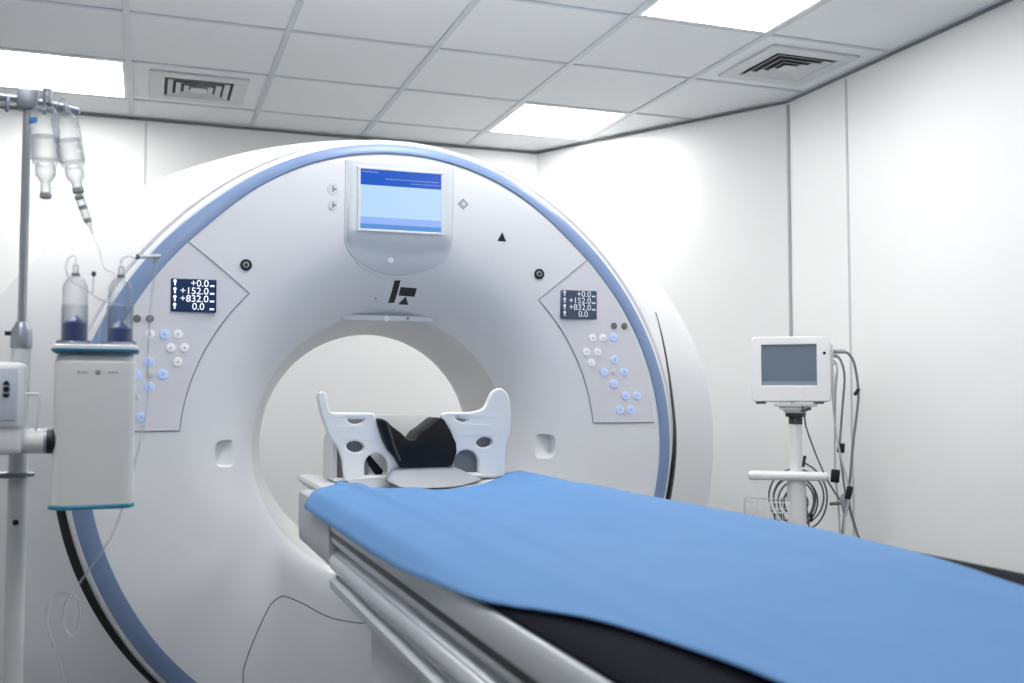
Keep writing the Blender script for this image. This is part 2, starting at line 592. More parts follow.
# finger recesses cut into the cover
cutters = []
for sx, zc in ((-1, -.014), (1, -.009)):
    bm = bmesh.new()
    xc = .4925 * sx
    n = 28
    prof = []
    for q in range(n):
        a = 2 * PI * q / n
        ca, sa = math.cos(a), math.sin(a)
        prof.append((.036 * math.copysign(abs(ca) ** .6, ca), .040 * math.copysign(abs(sa) ** .6, sa)))
    y_in = ysurf(.4925) + .012
    lay = [(1.0, y_in - .08), (1.0, y_in - .004), (.93, y_in + .002), (.82, y_in + .004)]
    rr = [[bm.verts.new((GC.x + xc + a * s, y, GC.z + zc + b * s)) for a, b in prof] for s, y in lay]
    for A, B in zip(rr, rr[1:]):
        for q in range(n):
            bm.faces.new((A[q], A[(q + 1) % n], B[(q + 1) % n], B[q]))
    bm.faces.new(rr[0])
    bm.faces.new(rr[-1])
    c = bmesh_obj('recess_cutter', bm, M['shell'], G)
    cutters.append(c)
for c in cutters:
    md = cover.modifiers.new('cut', 'BOOLEAN')
    md.operation = 'DIFFERENCE'
    md.object = c
    md.solver = 'EXACT'
bpy.context.view_layer.update()
dg = bpy.context.evaluated_depsgraph_get()
newme = bpy.data.meshes.new_from_object(cover.evaluated_get(dg))
cover.modifiers.clear()
cover.data = newme
for c in cutters:
    bpy.data.objects.remove(c)
newme.polygons.foreach_set('use_smooth', [True] * len(newme.polygons))
newme.set_sharp_from_angle(angle=math.radians(50))

# blue accent ring
bm = bmesh.new()
rings = []
for q_ in range(8):
    rg = []
    for i in range(224):
        th = 2 * PI * i / 224
        ri = .856 + .022 * sstep(math.sin(th), .72, .98) + .008 * sstep(math.cos(th), .3, .9)
        wd_ = .9095 - ri
        f_, y_ = [(0, 3.003), (.02, 2.998), (.10, 2.9975), (.5, 3.002), (.9, 3.010), (.98, 3.013), (1, 3.021), (.4, 3.02)][q_]
        rg.append(bm.verts.new(polar(ri + wd_ * f_, th, y_)))
    rings.append(rg)
for q_ in range(8):
    a, b = rings[q_], rings[(q_ + 1) % 8]
    for i in range(224):
        j = (i + 1) % 224
        bm.faces.new((a[i], a[j], b[j], b[i]))
bmesh_obj('accent_ring', bm, M['ring'], G, angle=50)
# bore liner: a tapering tunnel that flares again at the rear
bm = ring_mesh([(.4125, 3.2), (.405, 3.215), (.392, 3.26), (.378, 3.33), (.368, 3.40), (.363, 3.47), (.366, 3.52), (.385, 3.58), (.43, 3.66), (.50, 3.74), (.62, 3.80),
                (.63, 3.82), (.5, 3.77), (.44, 3.70), (.41, 3.6), (.40, 3.5), (.405, 3.4), (.415, 3.3), (.428, 3.226)], closed=True)
bmesh_obj('bore_liner', bm, M['bore'], G, angle=50)
# rear cover: wide flared housing
bm = bmesh.new()
seg = 200
RR = [(.88, .88, 3.07), (.915, .915, 3.055), (.926, .925, 3.036), (.936, .928, 3.033), (.954, .934, 3.044), (.985, .940, 3.070), (1.03, .949, 3.105), (1.085, .960, 3.145), (1.15, .970, 3.19),
      (1.21, .978, 3.24), (1.255, .983, 3.30), (1.275, .985, 3.38), (1.27, .982, 3.5), (1.22, .96, 3.65), (1.10, .90, 3.76), (.95, .82, 3.82), (.75, .7, 3.835), (.62, .62, 3.815)]
rings = []
for a, b, y in RR:
    rg = []
    for i in range(seg):
        th = 2 * PI * i / seg
        c, s = math.cos(th), math.sin(th)
        e = 1.0 - .45 * sstep(-s, 0, .6) * max(0, min(1, (a - .95) / .2))
        if s < 0:
            b_ = min(b, .957)
        else:
            b_ = b
        wf = 1 + (warp(th) - 1) * max(0, 1 - (a - .92) / .06) if a > .92 else warp(th)
        rg.append(bm.verts.new((GC.x + wf * a * math.copysign(abs(c) ** e, c), y, GC.z + wf * b_ * math.copysign(abs(s) ** e, s))))
    rings.append(rg)
for a, b in zip(rings, rings[1:]):
    for i in range(seg):
        j = (i + 1) % seg
        bm.faces.new((a[i], a[j], b[j], b[i]))
bmesh_obj('rear_cover', bm, M['rear'], G, angle=50)
# raised dark strip painting the shaded gap between the front and rear covers, running out over the rear cover beside the panels
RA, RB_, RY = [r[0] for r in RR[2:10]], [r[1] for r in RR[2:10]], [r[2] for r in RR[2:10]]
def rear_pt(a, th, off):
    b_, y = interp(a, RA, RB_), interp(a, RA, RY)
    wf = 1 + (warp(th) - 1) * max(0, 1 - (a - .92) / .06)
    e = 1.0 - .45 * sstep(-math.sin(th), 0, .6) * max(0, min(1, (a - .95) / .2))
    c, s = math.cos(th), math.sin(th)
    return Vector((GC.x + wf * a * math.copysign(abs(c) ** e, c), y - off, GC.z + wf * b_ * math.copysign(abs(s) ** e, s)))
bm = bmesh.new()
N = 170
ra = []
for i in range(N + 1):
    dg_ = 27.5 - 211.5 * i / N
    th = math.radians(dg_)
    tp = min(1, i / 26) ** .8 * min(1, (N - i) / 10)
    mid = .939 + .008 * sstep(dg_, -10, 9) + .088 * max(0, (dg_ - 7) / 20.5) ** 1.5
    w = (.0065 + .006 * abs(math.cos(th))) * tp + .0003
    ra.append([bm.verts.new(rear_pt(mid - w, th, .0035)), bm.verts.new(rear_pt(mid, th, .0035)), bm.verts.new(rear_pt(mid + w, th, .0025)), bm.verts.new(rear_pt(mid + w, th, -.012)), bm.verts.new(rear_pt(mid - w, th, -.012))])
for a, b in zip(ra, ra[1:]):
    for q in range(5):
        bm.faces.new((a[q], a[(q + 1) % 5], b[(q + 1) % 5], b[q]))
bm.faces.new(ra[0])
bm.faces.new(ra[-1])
bmesh_obj('cover_gap_shade', bm, M['gap_shade'], G, angle=30)
box('plinth', .717 - .78, .717 + .78, 3.2, 3.74, 0, .26, M['rear'], G, .03, 3)

# service hatch joint low on the front
hatch = [(-.43, -.80), (-.4456, -.6536), (-.438, -.5938), (-.4052, -.5118), (-.375, -.455), (-.3615, -.4405), (-.345, -.431), (-.3255, -.4288), (-.2757, -.4531), (-.1879, -.5023), (-.0707, -.5288), (.0, -.534)]
full = hatch + [(-x, z) for x, z in hatch[-2::-1]]
tube('hatch_seam', [on_face(p.x, p.y, .0002) for p in smooth_path([(x, z, 0) for x, z in full], 5)], .0022, M['line'], G, smooth_it=False, seg=6)

# control panels, one each side
def control_panel(side):
    r_in = .629 if side < 0 else .643
    zb = .056 if side < 0 else .067
    nth, nr = 40, 10
    bm = bmesh.new()
    top = []
    def pt(a, b, off):
        r = r_in + (.8535 - r_in) * b
        t0 = math.radians(45.4 - 1.6 * b)
        t1 = math.asin(zb / r)
        th = t0 + (t1 - t0) * a
        x, z = r * math.cos(th) * side, r * math.sin(th)
        return on_face(x, z, off)
    g = [[bm.verts.new(pt(i / nth, j / nr, .0016)) for j in range(nr + 1)] for i in range(nth + 1)]
    for i in range(nth):
        for j in range(nr):
            bm.faces.new((g[i][j], g[i + 1][j], g[i + 1][j + 1], g[i][j + 1]))
    rim = [g[0][j] for j in range(nr + 1)] + [g[i][nr] for i in range(1, nth + 1)] + [g[nth][j] for j in range(nr - 1, -1, -1)] + [g[i][0] for i in range(nth - 1, 0, -1)]
    low = [bm.verts.new(v.co + Vector((0, .003, 0))) for v in rim]
    for q in range(len(rim)):
        w = (q + 1) % len(rim)
        bm.faces.new((rim[q], rim[w], low[w], low[q]))
    P = bmesh_obj('control_panel', bm, M['panel'], G, angle=50)
    path = [pt(0, 1 - j / nr, .0018) for j in range(nr)] + [pt(i / nth, 0, .0018) for i in range(nth)] + [pt(1, j / nr, .0018) for j in range(nr + 1)]
    tube('panel_seam', path, 0.0016, M['line'], P, smooth_it=False, seg=6)
    # position readout
    if side < 0:
        x0, x1, z0, z1 = -.657, -.534, .389, .482
        ml, mt = M['lcd'], M['lcdtext']
    else:
        x0, x1, z0, z1 = .524, .648, .400, .491
        ml, mt = M['lcd_reflect'], M['lcdtext2']
    yf = 3.0
    box('display', GC.x + x0, GC.x + x1, yf - .004, yf + .03, GC.z + z0, GC.z + z1, ml, P, .002, 1)
    rows = ['+0.0', '+152.0', '+832.0', '0.0']
    rh = (z1 - z0) / 4.25
    for q, tx in enumerate(rows):
        zb_ = z1 - rh * (q + 1) + .001
        xe = x1 - .021 if q < 3 else x1 - .032
        text_mesh('readout_text', tx, .0272, lambda a, b, c, X=xe, Z=zb_: Vector((GC.x + X + a * 1.02, yf - .0045 - c, GC.z + Z + b)), mt, P)
        if q < 3 or side < 0:
            box('readout_dash', GC.x + x1 - .018, GC.x + x1 - .006, yf - .005, yf - .0035, GC.z + zb_ + .000, GC.z + zb_ + .005, mt, P)
        # small pictogram at the start of the row
        bm = bmesh.new()
        xs_, zs_ = GC.x + x0 + .011, GC.z + zb_
        add_prism(bm, [(-.002, .001), (.002, .001), (.002, .009), (.0048, .012), (.003, .0175), (-.003, .0175), (-.0048, .012), (-.002, .009)], lambda a, b, d: Vector((xs_ + a, d, zs_ + b)), yf - .005, yf - .0035)
        bmesh_obj('readout_symbol', bm, mt, P, False)
    if side < 0:
        W = [(-.7101, .3233), (-.6356, .325), (-.6544, .2868), (-.6175, .2875), (-.6347, .2479)]
        B = [(-.6712, .3241), (-.7109, .2469), (-.6735, .2126), (-.7096, .1776), (-.745, .2106), (-.7276, .0934), (-.782, .1776), (-.782, .0934)]
        Gy = [(-.7090, .2123), (-.745, .15)]
        D = [(-.7104, .3678), (-.7443, .3669)]
    else:
        W = [(.6339, .3395), (.6699, .34), (.6142, .2942), (.6515, .2946), (.6316, .2589)]
        B = [(.7067, .342), (.7101, .2693), (.6746, .2302), (.7455, .2307), (.7087, .1915), (.7487, .1527), (.7899, .1527), (.7295, .1074), (.7681, .1072)]
        Gy = [(.7094, .2304)]
        D = [(.7085, .3798), (.7459, .3806)]
    for L, m, r in ((W, 'btn_white', .0128), (B, 'btn_blue', .0138), (Gy, 'btn_grey', .010), (D, 'btn_dark', .0108)):
        for x, z in L:
            p = on_face(x, z, .0016)
            lathe('button', [(r, -.004), (r, .002), (r * .92, .0034), (r * .7, .004), (0, .0042)], p, M[m], P, (0, -1, 0), 20)
    # tiny symbols printed on the buttons
    for x, z in W + B:
        p = on_face(x, z, .0058)
        bm = bmesh.new()
        k1, k2 = .001, .0035
        add_prism(bm, [(-k1, -k2), (k1, -k2), (k1, -k1), (k2, -k1), (k2, k1), (k1, k1), (k1, k2), (-k1, k2), (-k1, k1), (-k2, k1), (-k2, -k1), (-k1, -k1)], lambda a, b, d: Vector((p.x + a, p.y + d, p.z + b)), -.0005, .0005)
        bmesh_obj('button_symbol', bm, M['mark'], P, False)
    return P
control_panel(-1)
control_panel(1)

# overhead screen in its shield-shaped bezel
def shield(w, ztop, zside, zbot, n=26):
    pts = [(-w, ztop), (w, ztop + .004), (w, zside)]
    for q in range(1, n):
        a = PI * q / n
        pts.append((w * math.copysign(abs(math.cos(a)) ** .8, math.cos(a)), zside - (zside - zbot) * math.sin(a) ** .75))
    pts.append((-w, zside))
    return pts
pl = lambda a, b, d: Vector((GC.x + a, d, GC.z + b))
def bez_y(z):
    return 2.9945 + .058 * sstep(.655 - z, 0, .14)
bm = bmesh.new()
ZT, ZS, ZBt, BW = .855, .640, .522, .163
rows = [ZT - (ZT - ZS) * q / 14 for q in range(15)] + [ZS - (ZS - ZBt) * math.sin(PI / 2 * q / 16) for q in range(1, 17)]
g = []
for z in rows:
    if z >= ZS:
        hw = BW
    else:
        u = (ZS - z) / (ZS - ZBt)
        hw = BW * max(0.0, 1 - u ** 2.3) ** .55 + .0015
    rowv = []
    for q in range(25):
        t = q / 12 - 1
        xx = hw * math.copysign(1 - (1 - abs(t)) ** 1.6, t)
        lip = max(0, 1 - min((hw - abs(xx)), (z - ZBt) * .9) / .010)
        rowv.append(bm.verts.new(pl(xx, z, bez_y(z) + .007 * lip * lip)))
    g.append(rowv)
for r_ in g:
    for v in r_:
        v.co.y = min(v.co.y, ysurf(math.hypot(v.co.x - GC.x, v.co.z - GC.z)) - .004)
for A, B in zip(g, g[1:]):
    for q in range(24):
        bm.faces.new((A[q], A[q + 1], B[q + 1], B[q]))
rim = g[0] + [r[-1] for r in g[1:]] + g[-1][-2::-1] + [r[0] for r in g[-2:0:-1]]
low = [bm.verts.new(Vector((v.co.x, 3.09, v.co.z))) for v in rim]
for q in range(len(rim)):
    w_ = (q + 1) % len(rim)
    bm.faces.new((rim[q], rim[w_], low[w_], low[q]))
bez = bmesh_obj('overhead_screen', bm, M['bezel'], G, angle=50)
path = [Vector((v.co.x, 0, v.co.z)) for v in []]
side = []
for z in rows:
    if z >= ZS:
        hw = BW
    else:
        u = (ZS - z) / (ZS - ZBt)
        hw = BW * max(0.0, 1 - u ** 2.3) ** .55
    side.append((hw + .004, z - (.004 if z < ZS - .08 else 0)))
loop = [(a, b) for a, b in side] + [(-a, b) for a, b in side[::-1]]
tube('bezel_rim', [on_face(a, b, .0) for a, b in loop], .0035, M['shell'], bez, smooth_it=False, seg=8)
X0, X1, Z0, Z1 = -.125, .124, .652, .831
def uibox(bm, a0, a1, b0, b1, mi, d=0):
    add_box(bm, GC.x + X0 + (X1 - X0) * a0, GC.x + X0 + (X1 - X0) * a1, 2.9922 - d, 2.9965, GC.z + Z0 + (Z1 - Z0) * b0, GC.z + Z0 + (Z1 - Z0) * b1, mi=mi)
bm = bmesh.new()
uibox(bm, 0, 1, .0, .085, 3)
uibox(bm, 0, 1, .085, .2, 2)
uibox(bm, 0, 1, .2, .74, 1)
uibox(bm, 0, 1, .74, 1, 0)
uibox(bm, .02, .22, .955, .965, 4, .0003)
uibox(bm, .3, .97, .855, .862, 4, .0003)
uibox(bm, .62, .98, .80, .806, 4, .0003)
bmesh_obj('screen', bm, [M['ui_dark'], M['ui_main'], M['ui_lav'], M['ui_low'], M['ui_text']], bez, False)
bm = bmesh.new()
for a0, a1, b0, b1 in ((X0 - .010, X1 + .010, Z1, Z1 + .008), (X0 - .010, X1 + .010, Z0 - .008, Z0), (X0 - .010, X0, Z0, Z1), (X1, X1 + .010, Z0, Z1)):
    add_box(bm, GC.x + a0, GC.x + a1, 2.9910, 2.9965, GC.z + b0, GC.z + b1, .0015, 1)
bmesh_obj('screen_surround', bm, M['bezel'], bez, False)
lathe('indicator_lens', [(.012, -.004), (.012, .002), (.010, .005), (.006, .007), (0, .0076)], pl(-.0237, .566, bez_y(.566)), M['lens'], bez, (0, -1, 0), 24)

# black emblem printed under the screen, and the small symbols
def decal(name, poly, m, off=.0012, parent=G):
    bm = bmesh.new()
    f = bm.faces.new([bm.verts.new((a, b, 0)) for a, b in poly])
    bmesh.ops.triangulate(bm, faces=[f])
    for _ in range(3):
        bmesh.ops.subdivide_edges(bm, edges=bm.edges[:], cuts=1, use_grid_fill=True)
    ext = bmesh.ops.extrude_face_region(bm, geom=bm.faces[:])
    topv = set(v for v in ext['geom'] if isinstance(v, bmesh.types.BMVert))
    for v in bm.verts:
        v.co = on_face(v.co.x, v.co.y, off if v in topv else -.003)
    return bmesh_obj(name, bm, m, parent, False)
emb = decal('emblem', [(-.002, .5085), (.0165, .5095), (.0125, .4455), (-.0065, .4445)], M['black'])
decal('emblem_block', [(.0205, .4905), (.072, .488), (.0705, .4635), (.0205, .466)], M['black'], .0014, emb)
decal('emblem_triangle', [(.0265, .4415), (.0585, .4405), (.043, .4635)], M['black'], .0016, emb)
decal('direction_mark', [(.311, .638), (.339, .637), (.326, .666)], M['black'])
for nm, c, sz in (('pictogram', (-.2058, .766), .017), ('pictogram', (-.2051, .7183), .015), ('pictogram', (-.0521, .457), .010)):
    bm = bmesh.new()
    p = on_face(c[0], c[1], .0)
    add_lathe(bm, [(sz, -.002), (sz, .0012), (0, .0014)], p, (0, -1, 0), 20)
    add_box(bm, p.x - sz * .12, p.x + sz * .12, p.y - .0022, p.y, p.z - sz * .55, p.z + sz * .6, mi=1)
    add_box(bm, p.x - sz * .1, p.x + sz * .6, p.y - .0022, p.y, p.z - sz * .2, p.z + sz * .12, mi=1)
    bmesh_obj(nm, bm, [M['bezel'], M['grey']], G, False)
decal('pictogram', [(.1972, .7649), (.2152, .7469), (.1972, .7289), (.1792, .7469)], M['mark'])
decal('pictogram', [(.1985, .7549), (.2070, .7469), (.1985, .7389), (.1900, .7469)], M['bezel'], .002)
for x, z in ((-.4528, .5293), (.4514, .5398)):
    p = on_face(x, z, 0)
    cb = lathe('camera_window', [(.0165, -.004), (.0165, .003), (.0125, .004), (.0105, .0015)], p, M['black'], G, (0, -1, 0), 28)
    lathe('camera_lens', [(.0095, -.002), (.0095, .003), (.006, .0045), (0, .005)], p, M['grey'], cb, (0, -1, 0), 20)
    lathe('camera_pupil', [(.0045, .0), (.0045, .0052), (0, .0056)], p, M['black'], cb, (0, -1, 0), 14)

# laser window above the bore mouth: a flat bar with a white lens
bm = bmesh.new()
pts0, pts1 = [], []
for q in range(25):
    x = -.155 + .31 * q / 24
    e_ = math.sqrt(max(0, 1 - max(0, (abs(x) - .148) / .007) ** 2))
    za = .3995 + .0075 * e_ + .0002
    zb = .3995 - .0075 * e_ - .0002
    pts0.append((x, za))
    pts1.append((x, zb))
loop = pts0 + pts1[::-1][1:-1]
def slotp(a, b, d):
    return Vector((GC.x + a, d, GC.z + b))
add_prism(bm, loop, slotp, 3.168, 3.215)
lw = bmesh_obj('laser_window', bm, M['bezel'], G, angle=30)
lathe('laser_lens', [(.0095, -.004), (.0095, .003), (.006, .006), (0, .007)], slotp(-.006, .3965, 3.168), M['lens'], lw, (0, -1, 0), 18)
lathe('laser_dot', [(.005, -.004), (.005, .002), (0, .003)], slotp(.065, .400, 3.168), M['grey'], lw, (0, -1, 0), 14)

# ------------------------------------------------------------------ patient table
TXC = .701
TB = thing('patient_table', 'long patient table with grey grooved side rails leading into the scanner', 'examination table', (TXC, 1.2, 0))
def mirror_poly(half):
    return half + [(2 * TXC - x, z) for x, z in half[::-1]]
def extrude_y(name, poly, y0, y1, m, parent, bev=0.0, rings=None, angle=35):
    bm = bmesh.new()
    ys_ = rings or [y0, y1]
    L = [[bm.verts.new((x, y, CZ + z)) for x, z in poly] for y in ys_]
    n = len(poly)
    for A, B in zip(L, L[1:]):
        for i in range(n):
            j = (i + 1) % n
            bm.faces.new((A[i], A[j], B[j], B[i]))
    bm.faces.new(L[0])
    bm.faces.new(L[-1][::-1])
    if bev:
        caps = [e for e in bm.edges if len(e.link_faces) == 2 and any(len(f.verts) > 4 for f in e.link_faces)]
        bmesh.ops.bevel(bm, geom=caps, offset=bev, segments=2, affect='EDGES')
    return bmesh_obj(name, bm, m, parent, angle=angle)
YN, YG, YE = -.75, 2.06, 2.5
sx = .352
half = [(.40, -.395), (.362, -.39), (.3545, -.384), (sx, -.375), (sx, -.366), (.358, -.362), (.366, -.359), (.366, -.352), (.360, -.348), (.360, -.314), (.364, -.311), (.371, -.307), (.371, -.300),
        (.360, -.296), (.3545, -.292), (sx + .001, -.286), (.3535, -.281), (.358, -.278), (.361, -.275), (.358, -.272), (.3535, -.270), (sx, -.262), (sx, -.243), (.3535, -.236), (.357, -.232), (.363, -.230)]
extrude_y('table_frame', mirror_poly(half), YN, YG, M['frame'], TB)
for s in (1, -1):  # dark strips laid in the side grooves, painting their shadow line
    prof = [(.3525, -.2700), (.3575, -.2705), (.3575, -.2795), (.3525, -.280)]
    if s < 0:
        prof = [(2 * TXC - x, z) for x, z in prof]
    extrude_y('groove_shade', prof, YN + .01, YG - .002, M['gap_shade'], TB)
# bright half-round rails lying in the side grooves
for s in (1, -1):
    pts = []
    prof = []
    for q in range(13):
        a = PI / 2 + PI * q / 12
        prof.append((.360 + .0105 * math.cos(a), -.331 + .0165 * math.sin(a)))
    prof += [(.368, -.345), (.368, -.317)]
    if s < 0:
        prof = [(2 * TXC - x, z) for x, z in prof]
    extrude_y('side_rail', prof, YN + .02, YG - .005, M['rail'], TB)
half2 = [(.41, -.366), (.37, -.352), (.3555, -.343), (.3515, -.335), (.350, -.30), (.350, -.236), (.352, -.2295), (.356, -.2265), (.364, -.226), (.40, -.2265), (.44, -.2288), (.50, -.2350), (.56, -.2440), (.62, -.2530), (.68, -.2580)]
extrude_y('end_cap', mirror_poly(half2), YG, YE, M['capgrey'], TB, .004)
# thin cradle extension reaching to the bore
ext = [(.50, -.285), (.44, -.262), (.420, -.240), (.424, -.231), (.44, -.2285), (.50, -.2340), (.56, -.2415), (.62, -.2490), (.68, -.2535)]
extrude_y('cradle', mirror_poly(ext), YE - .05, 3.05, M['cradle'], TB)
# black mattress
def ztop(x):
    xx = min(x, 2 * TXC - x)
    return interp(xx, [.355, .357, .362, .372, .39, .41, .43, .45, .48, .56, .64, .72], [-.2295, -.2265, -.2235, -.220, -.2172, -.2145, -.2122, -.2108, -.2105, -.2145, -.2200, -.2220])
mp = [(.3575, -.2300)] + [(.3575 + (TXC - .3575) * (1 - math.cos(PI * q / 32)), 0) for q in range(17)]
mp = [mp[0]] + [(x, ztop(x)) for x, _ in mp[1:]]
extrude_y('mattress', mirror_poly(mp)[:], YN + .04, 2.30, M['mattress'], TB, angle=50)
# pedestal
bm = bmesh.new()
add_box(bm, .40, 1.002, .2, 1.92, .12, CZ - .385, .035, 3)
add_box(bm, .36, 1.042, .05, 2.1, .0, .14, .03, 3)
bmesh_obj('pedestal', bm, M['base'], TB, angle=40)

# blue drape over the mattress
XLk = [(-.62, .435), (.45, .436), (.60, .434), (.66, .432), (.73, .428), (.80, .420), (.87, .409), (.93, .390), (.98, .368), (1.06, .350), (1.15, .3445), (1.4, .338), (1.6, .336), (2.1, .335), (2.8, .335)]
XRk = [(-.62, .86), (.6, .87), (.82, .885), (.97, .925), (1.12, .97), (1.25, 1.005), (1.4, 1.034), (1.8, 1.042), (2.8, 1.045)]
YFk = [(-.1, 2.18), (0, 2.295), (.06, 2.41), (.13, 2.53), (.20, 2.585), (.30, 2.60), (.45, 2.61), (.60, 2.62), (.75, 2.65), (.87, 2.74), (1, 2.85), (1.1, 2.9)]
def bez_k(K, t):
    return interp(t, [a for a, _ in K], [b for _, b in K])
def smooth_k(K, t, w):
    return sum(bez_k(K, t + w * (q - 3) / 3) for q in range(7)) / 7
def sheet_z(x, y):
    z = ztop(max(.36, min(1.044, x))) + .003
    if x < .362:
        k = sstep(y, 1.05, 1.5)
        z = (-.2195 - (.362 - x) * .5) * (1 - k) + (-.2215 - (.362 - x) * 1.0) * k
    if x > 1.034:
        z = min(z, -.2215 - (x - 1.034) * .8)
    if y > 2.26:          # leaves the mattress and comes to rest on the cradle
        k = sstep(y, 2.26, 2.52)
        zc = -.2495 + .0265 * min(1, ((x - .717) / .26) ** 2)
        z = z + (zc - z) * k
    n1 = noise.noise(Vector((x * 9 + 3, y * 2.2, 0.3)))
    n2 = noise.noise(Vector((x * 16, y * 5 + 7, 1.3)))
    w = .0022 * max(0, n1 + .25) + .0016 * max(0, n2)
    # long soft folds lying lengthways
    for fx, amp, wd, sl in ((.447, .010, .012, .012), (.53, .0045, .016, .06), (.72, .0022, .03, -.05), (.86, .0025, .025, .04)):
        cx_ = fx + sl * (y - 1.4)
        w += amp * math.exp(-((x - cx_) / wd) ** 2) * (.55 + .45 * math.sin(y * 2.1 + fx * 20))
    return z + max(0, w)
bm = bmesh.new()
NU, NV = 90, 190
grid = []
for j in range(NV + 1):
    row = []
    for i in range(NU + 1):
        s = i / NU
        yf_ = smooth_k(YFk, s, .04)
        y = -.6 + (yf_ + .6) * (j / NV)
        xl, xr = smooth_k(XLk, y, .05), smooth_k(XRk, y, .12)
        if y > 2.3:
            xl += .0
        x = xl + (xr - xl) * s
        row.append(bm.verts.new((x, y, CZ + sheet_z(x, y))))
    grid.append(row)
for j in range(NV):
    for i in range(NU):
        bm.faces.new((grid[j][i], grid[j][i + 1], grid[j + 1][i + 1], grid[j + 1][i]))
sh = bmesh_obj('blue_drape', bm, M['sheet'], None, angle=80)
md = sh.modifiers.new('thickness', 'SOLIDIFY')
md.thickness = .0016
md.offset = 1
tag(sh, 'blue disposable drape spread over the patient table', 'drape')

# ------------------------------------------------------------------ head holder
HX, HY = .717, 2.75
HH = thing('head_holder', 'white plastic head holder with holes and horns at the bore end of the table', 'head holder', (HX, HY, CZ - .2285))
out = [(-.288, -.002), (-.285, .006), (-.279, .007), (-.273, 0), (-.268, -.03), (-.258, -.046), (-.236, -.049), (-.15, -.050), (-.137, -.058), (-.128, -.085), (-.112, -.13), (-.085, -.165), (-.055, -.180),
       (.06, -.180), (.078, -.166), (.092, -.135), (.088, -.10), (.07, -.072), (.062, -.058), (.075, -.050), (.136, -.050), (.160, -.047), (.180, -.040), (.193, -.026), (.201, -.008), (.210, .008), (.220, .015), (.231, .017),
       (.243, .009), (.251, -.006), (.257, -.048), (.255, -.097), (.246, -.125), (.241, -.15), (.239, -.19), (.238, -.216), (.232, -.224), (.20, -.2245), (.05, -.2245), (-.10, -.2245), (-.18, -.2245), (-.207, -.224), (-.213, -.216), (-.216, -.195), (-.219, -.172), (-.228, -.146), (-.240, -.126), (-.258, -.100), (-.270, -.07), (-.281, -.040)]
out = [(p.x, p.y) for p in smooth_path([(a, b, 0) for a, b in out], 3, True)]
def ell(cx_, cz_, a, b, rot=0, n=24, cut=None):
    r = []
    for q in range(n):
        t = 2 * PI * q / n
        x, z = a * math.cos(t), b * math.sin(t)
        if cut is not None:
            z = min(z, cut)
        r.append((cx_ + x * math.cos(rot) - z * math.sin(rot), cz_ + x * math.sin(rot) + z * math.cos(rot)))
    return r
def arch(x0, x1, z0, ztop_, n=16):
    c, a = (x0 + x1) / 2, (x1 - x0) / 2
    r = [(x0, z0), (x1, z0)]
    for q in range(1, n):
        t = PI * q / n
        r.append((c + a * math.cos(t) ** 1 if True else 0, (ztop_ - a * .9) + a * .9 * math.sin(t)))
    return r
def arch2(x0, x1, z0, zt):
    c, a = (x0 + x1) / 2, (x1 - x0) / 2
    h = min(a, (zt - z0) * .6)
    r = [(x0, z0), (x1, z0)]
    for q in range(15):
        t = PI * q / 14
        r.append((c + a * math.cos(t), zt - h + h * math.sin(t)))
    return r
holes = [ell(-.187, -.063, .029, .017, 0, 24, .006), ell(-.188, -.136, .030, .020, -.12), ell(.116, -.062, .024, .015, -.25, 24, .005), ell(.183, -.130, .029, .0195, .08),
         arch2(-.167, -.090, -.219, -.149), arch2(.089, .171, -.219, -.145)]
def hold3(a, b, c):
    # gently bowed plate: the wings come forward
    return Vector((HX + a * .985, HY - c - .18 * a * a, CZ + b))
plate_with_holes('front_plate', out, holes, hold3, .024, .005, M['white'], HH)
# tray behind the plate with low side walls
tray = []
for s in (-1, 1):
    poly = [(0, -.2275), (.15, -.2275), (.15, -.13), (.12, -.105), (.06, -.095), (0, -.10)]
    xo = -.243 if s < 0 else .232
    bm = bmesh.new()
    add_prism(bm, poly, lambda a, b, d: Vector((HX + d, HY + a, CZ + b)), xo, xo + .012)
    bmesh_obj('side_wall', bm, M['cradle'], HH, False)
box('tray_lip', HX - .205, HX - .085, HY - .016, HY + .0, CZ - .247, CZ - .2195, M['white'], HH, .002, 1)
box('tray', HX - .243, HX + .244, HY - .015, HY + .15, CZ - .2285, CZ - .2195, M['cradle'], HH, .002, 1)
# back sheet of the cradle, low U shape
bp = [(-.140, -.222), (.070, -.222), (.078, -.10), (.07, -.056), (.04, -.054), (.0, -.0535), (-.14, -.054)]
prism('back_panel', bp, lambda a, b, d: Vector((HX + a, d, CZ + b)), HY + .135, HY + .143, M['offwhite'], HH, .002)
for sx_ in (-1, 1):
    xa, xb = (-.232, -.141) if sx_ < 0 else (.071, .226)
    prism('side_panel', [(xa, -.222), (xb, -.222), (xb, -.062), (xa, -.062)], lambda a, b, d: Vector((HX + a, d, CZ + b)), HY + .02, HY + .028, M['grey'], HH, .001)
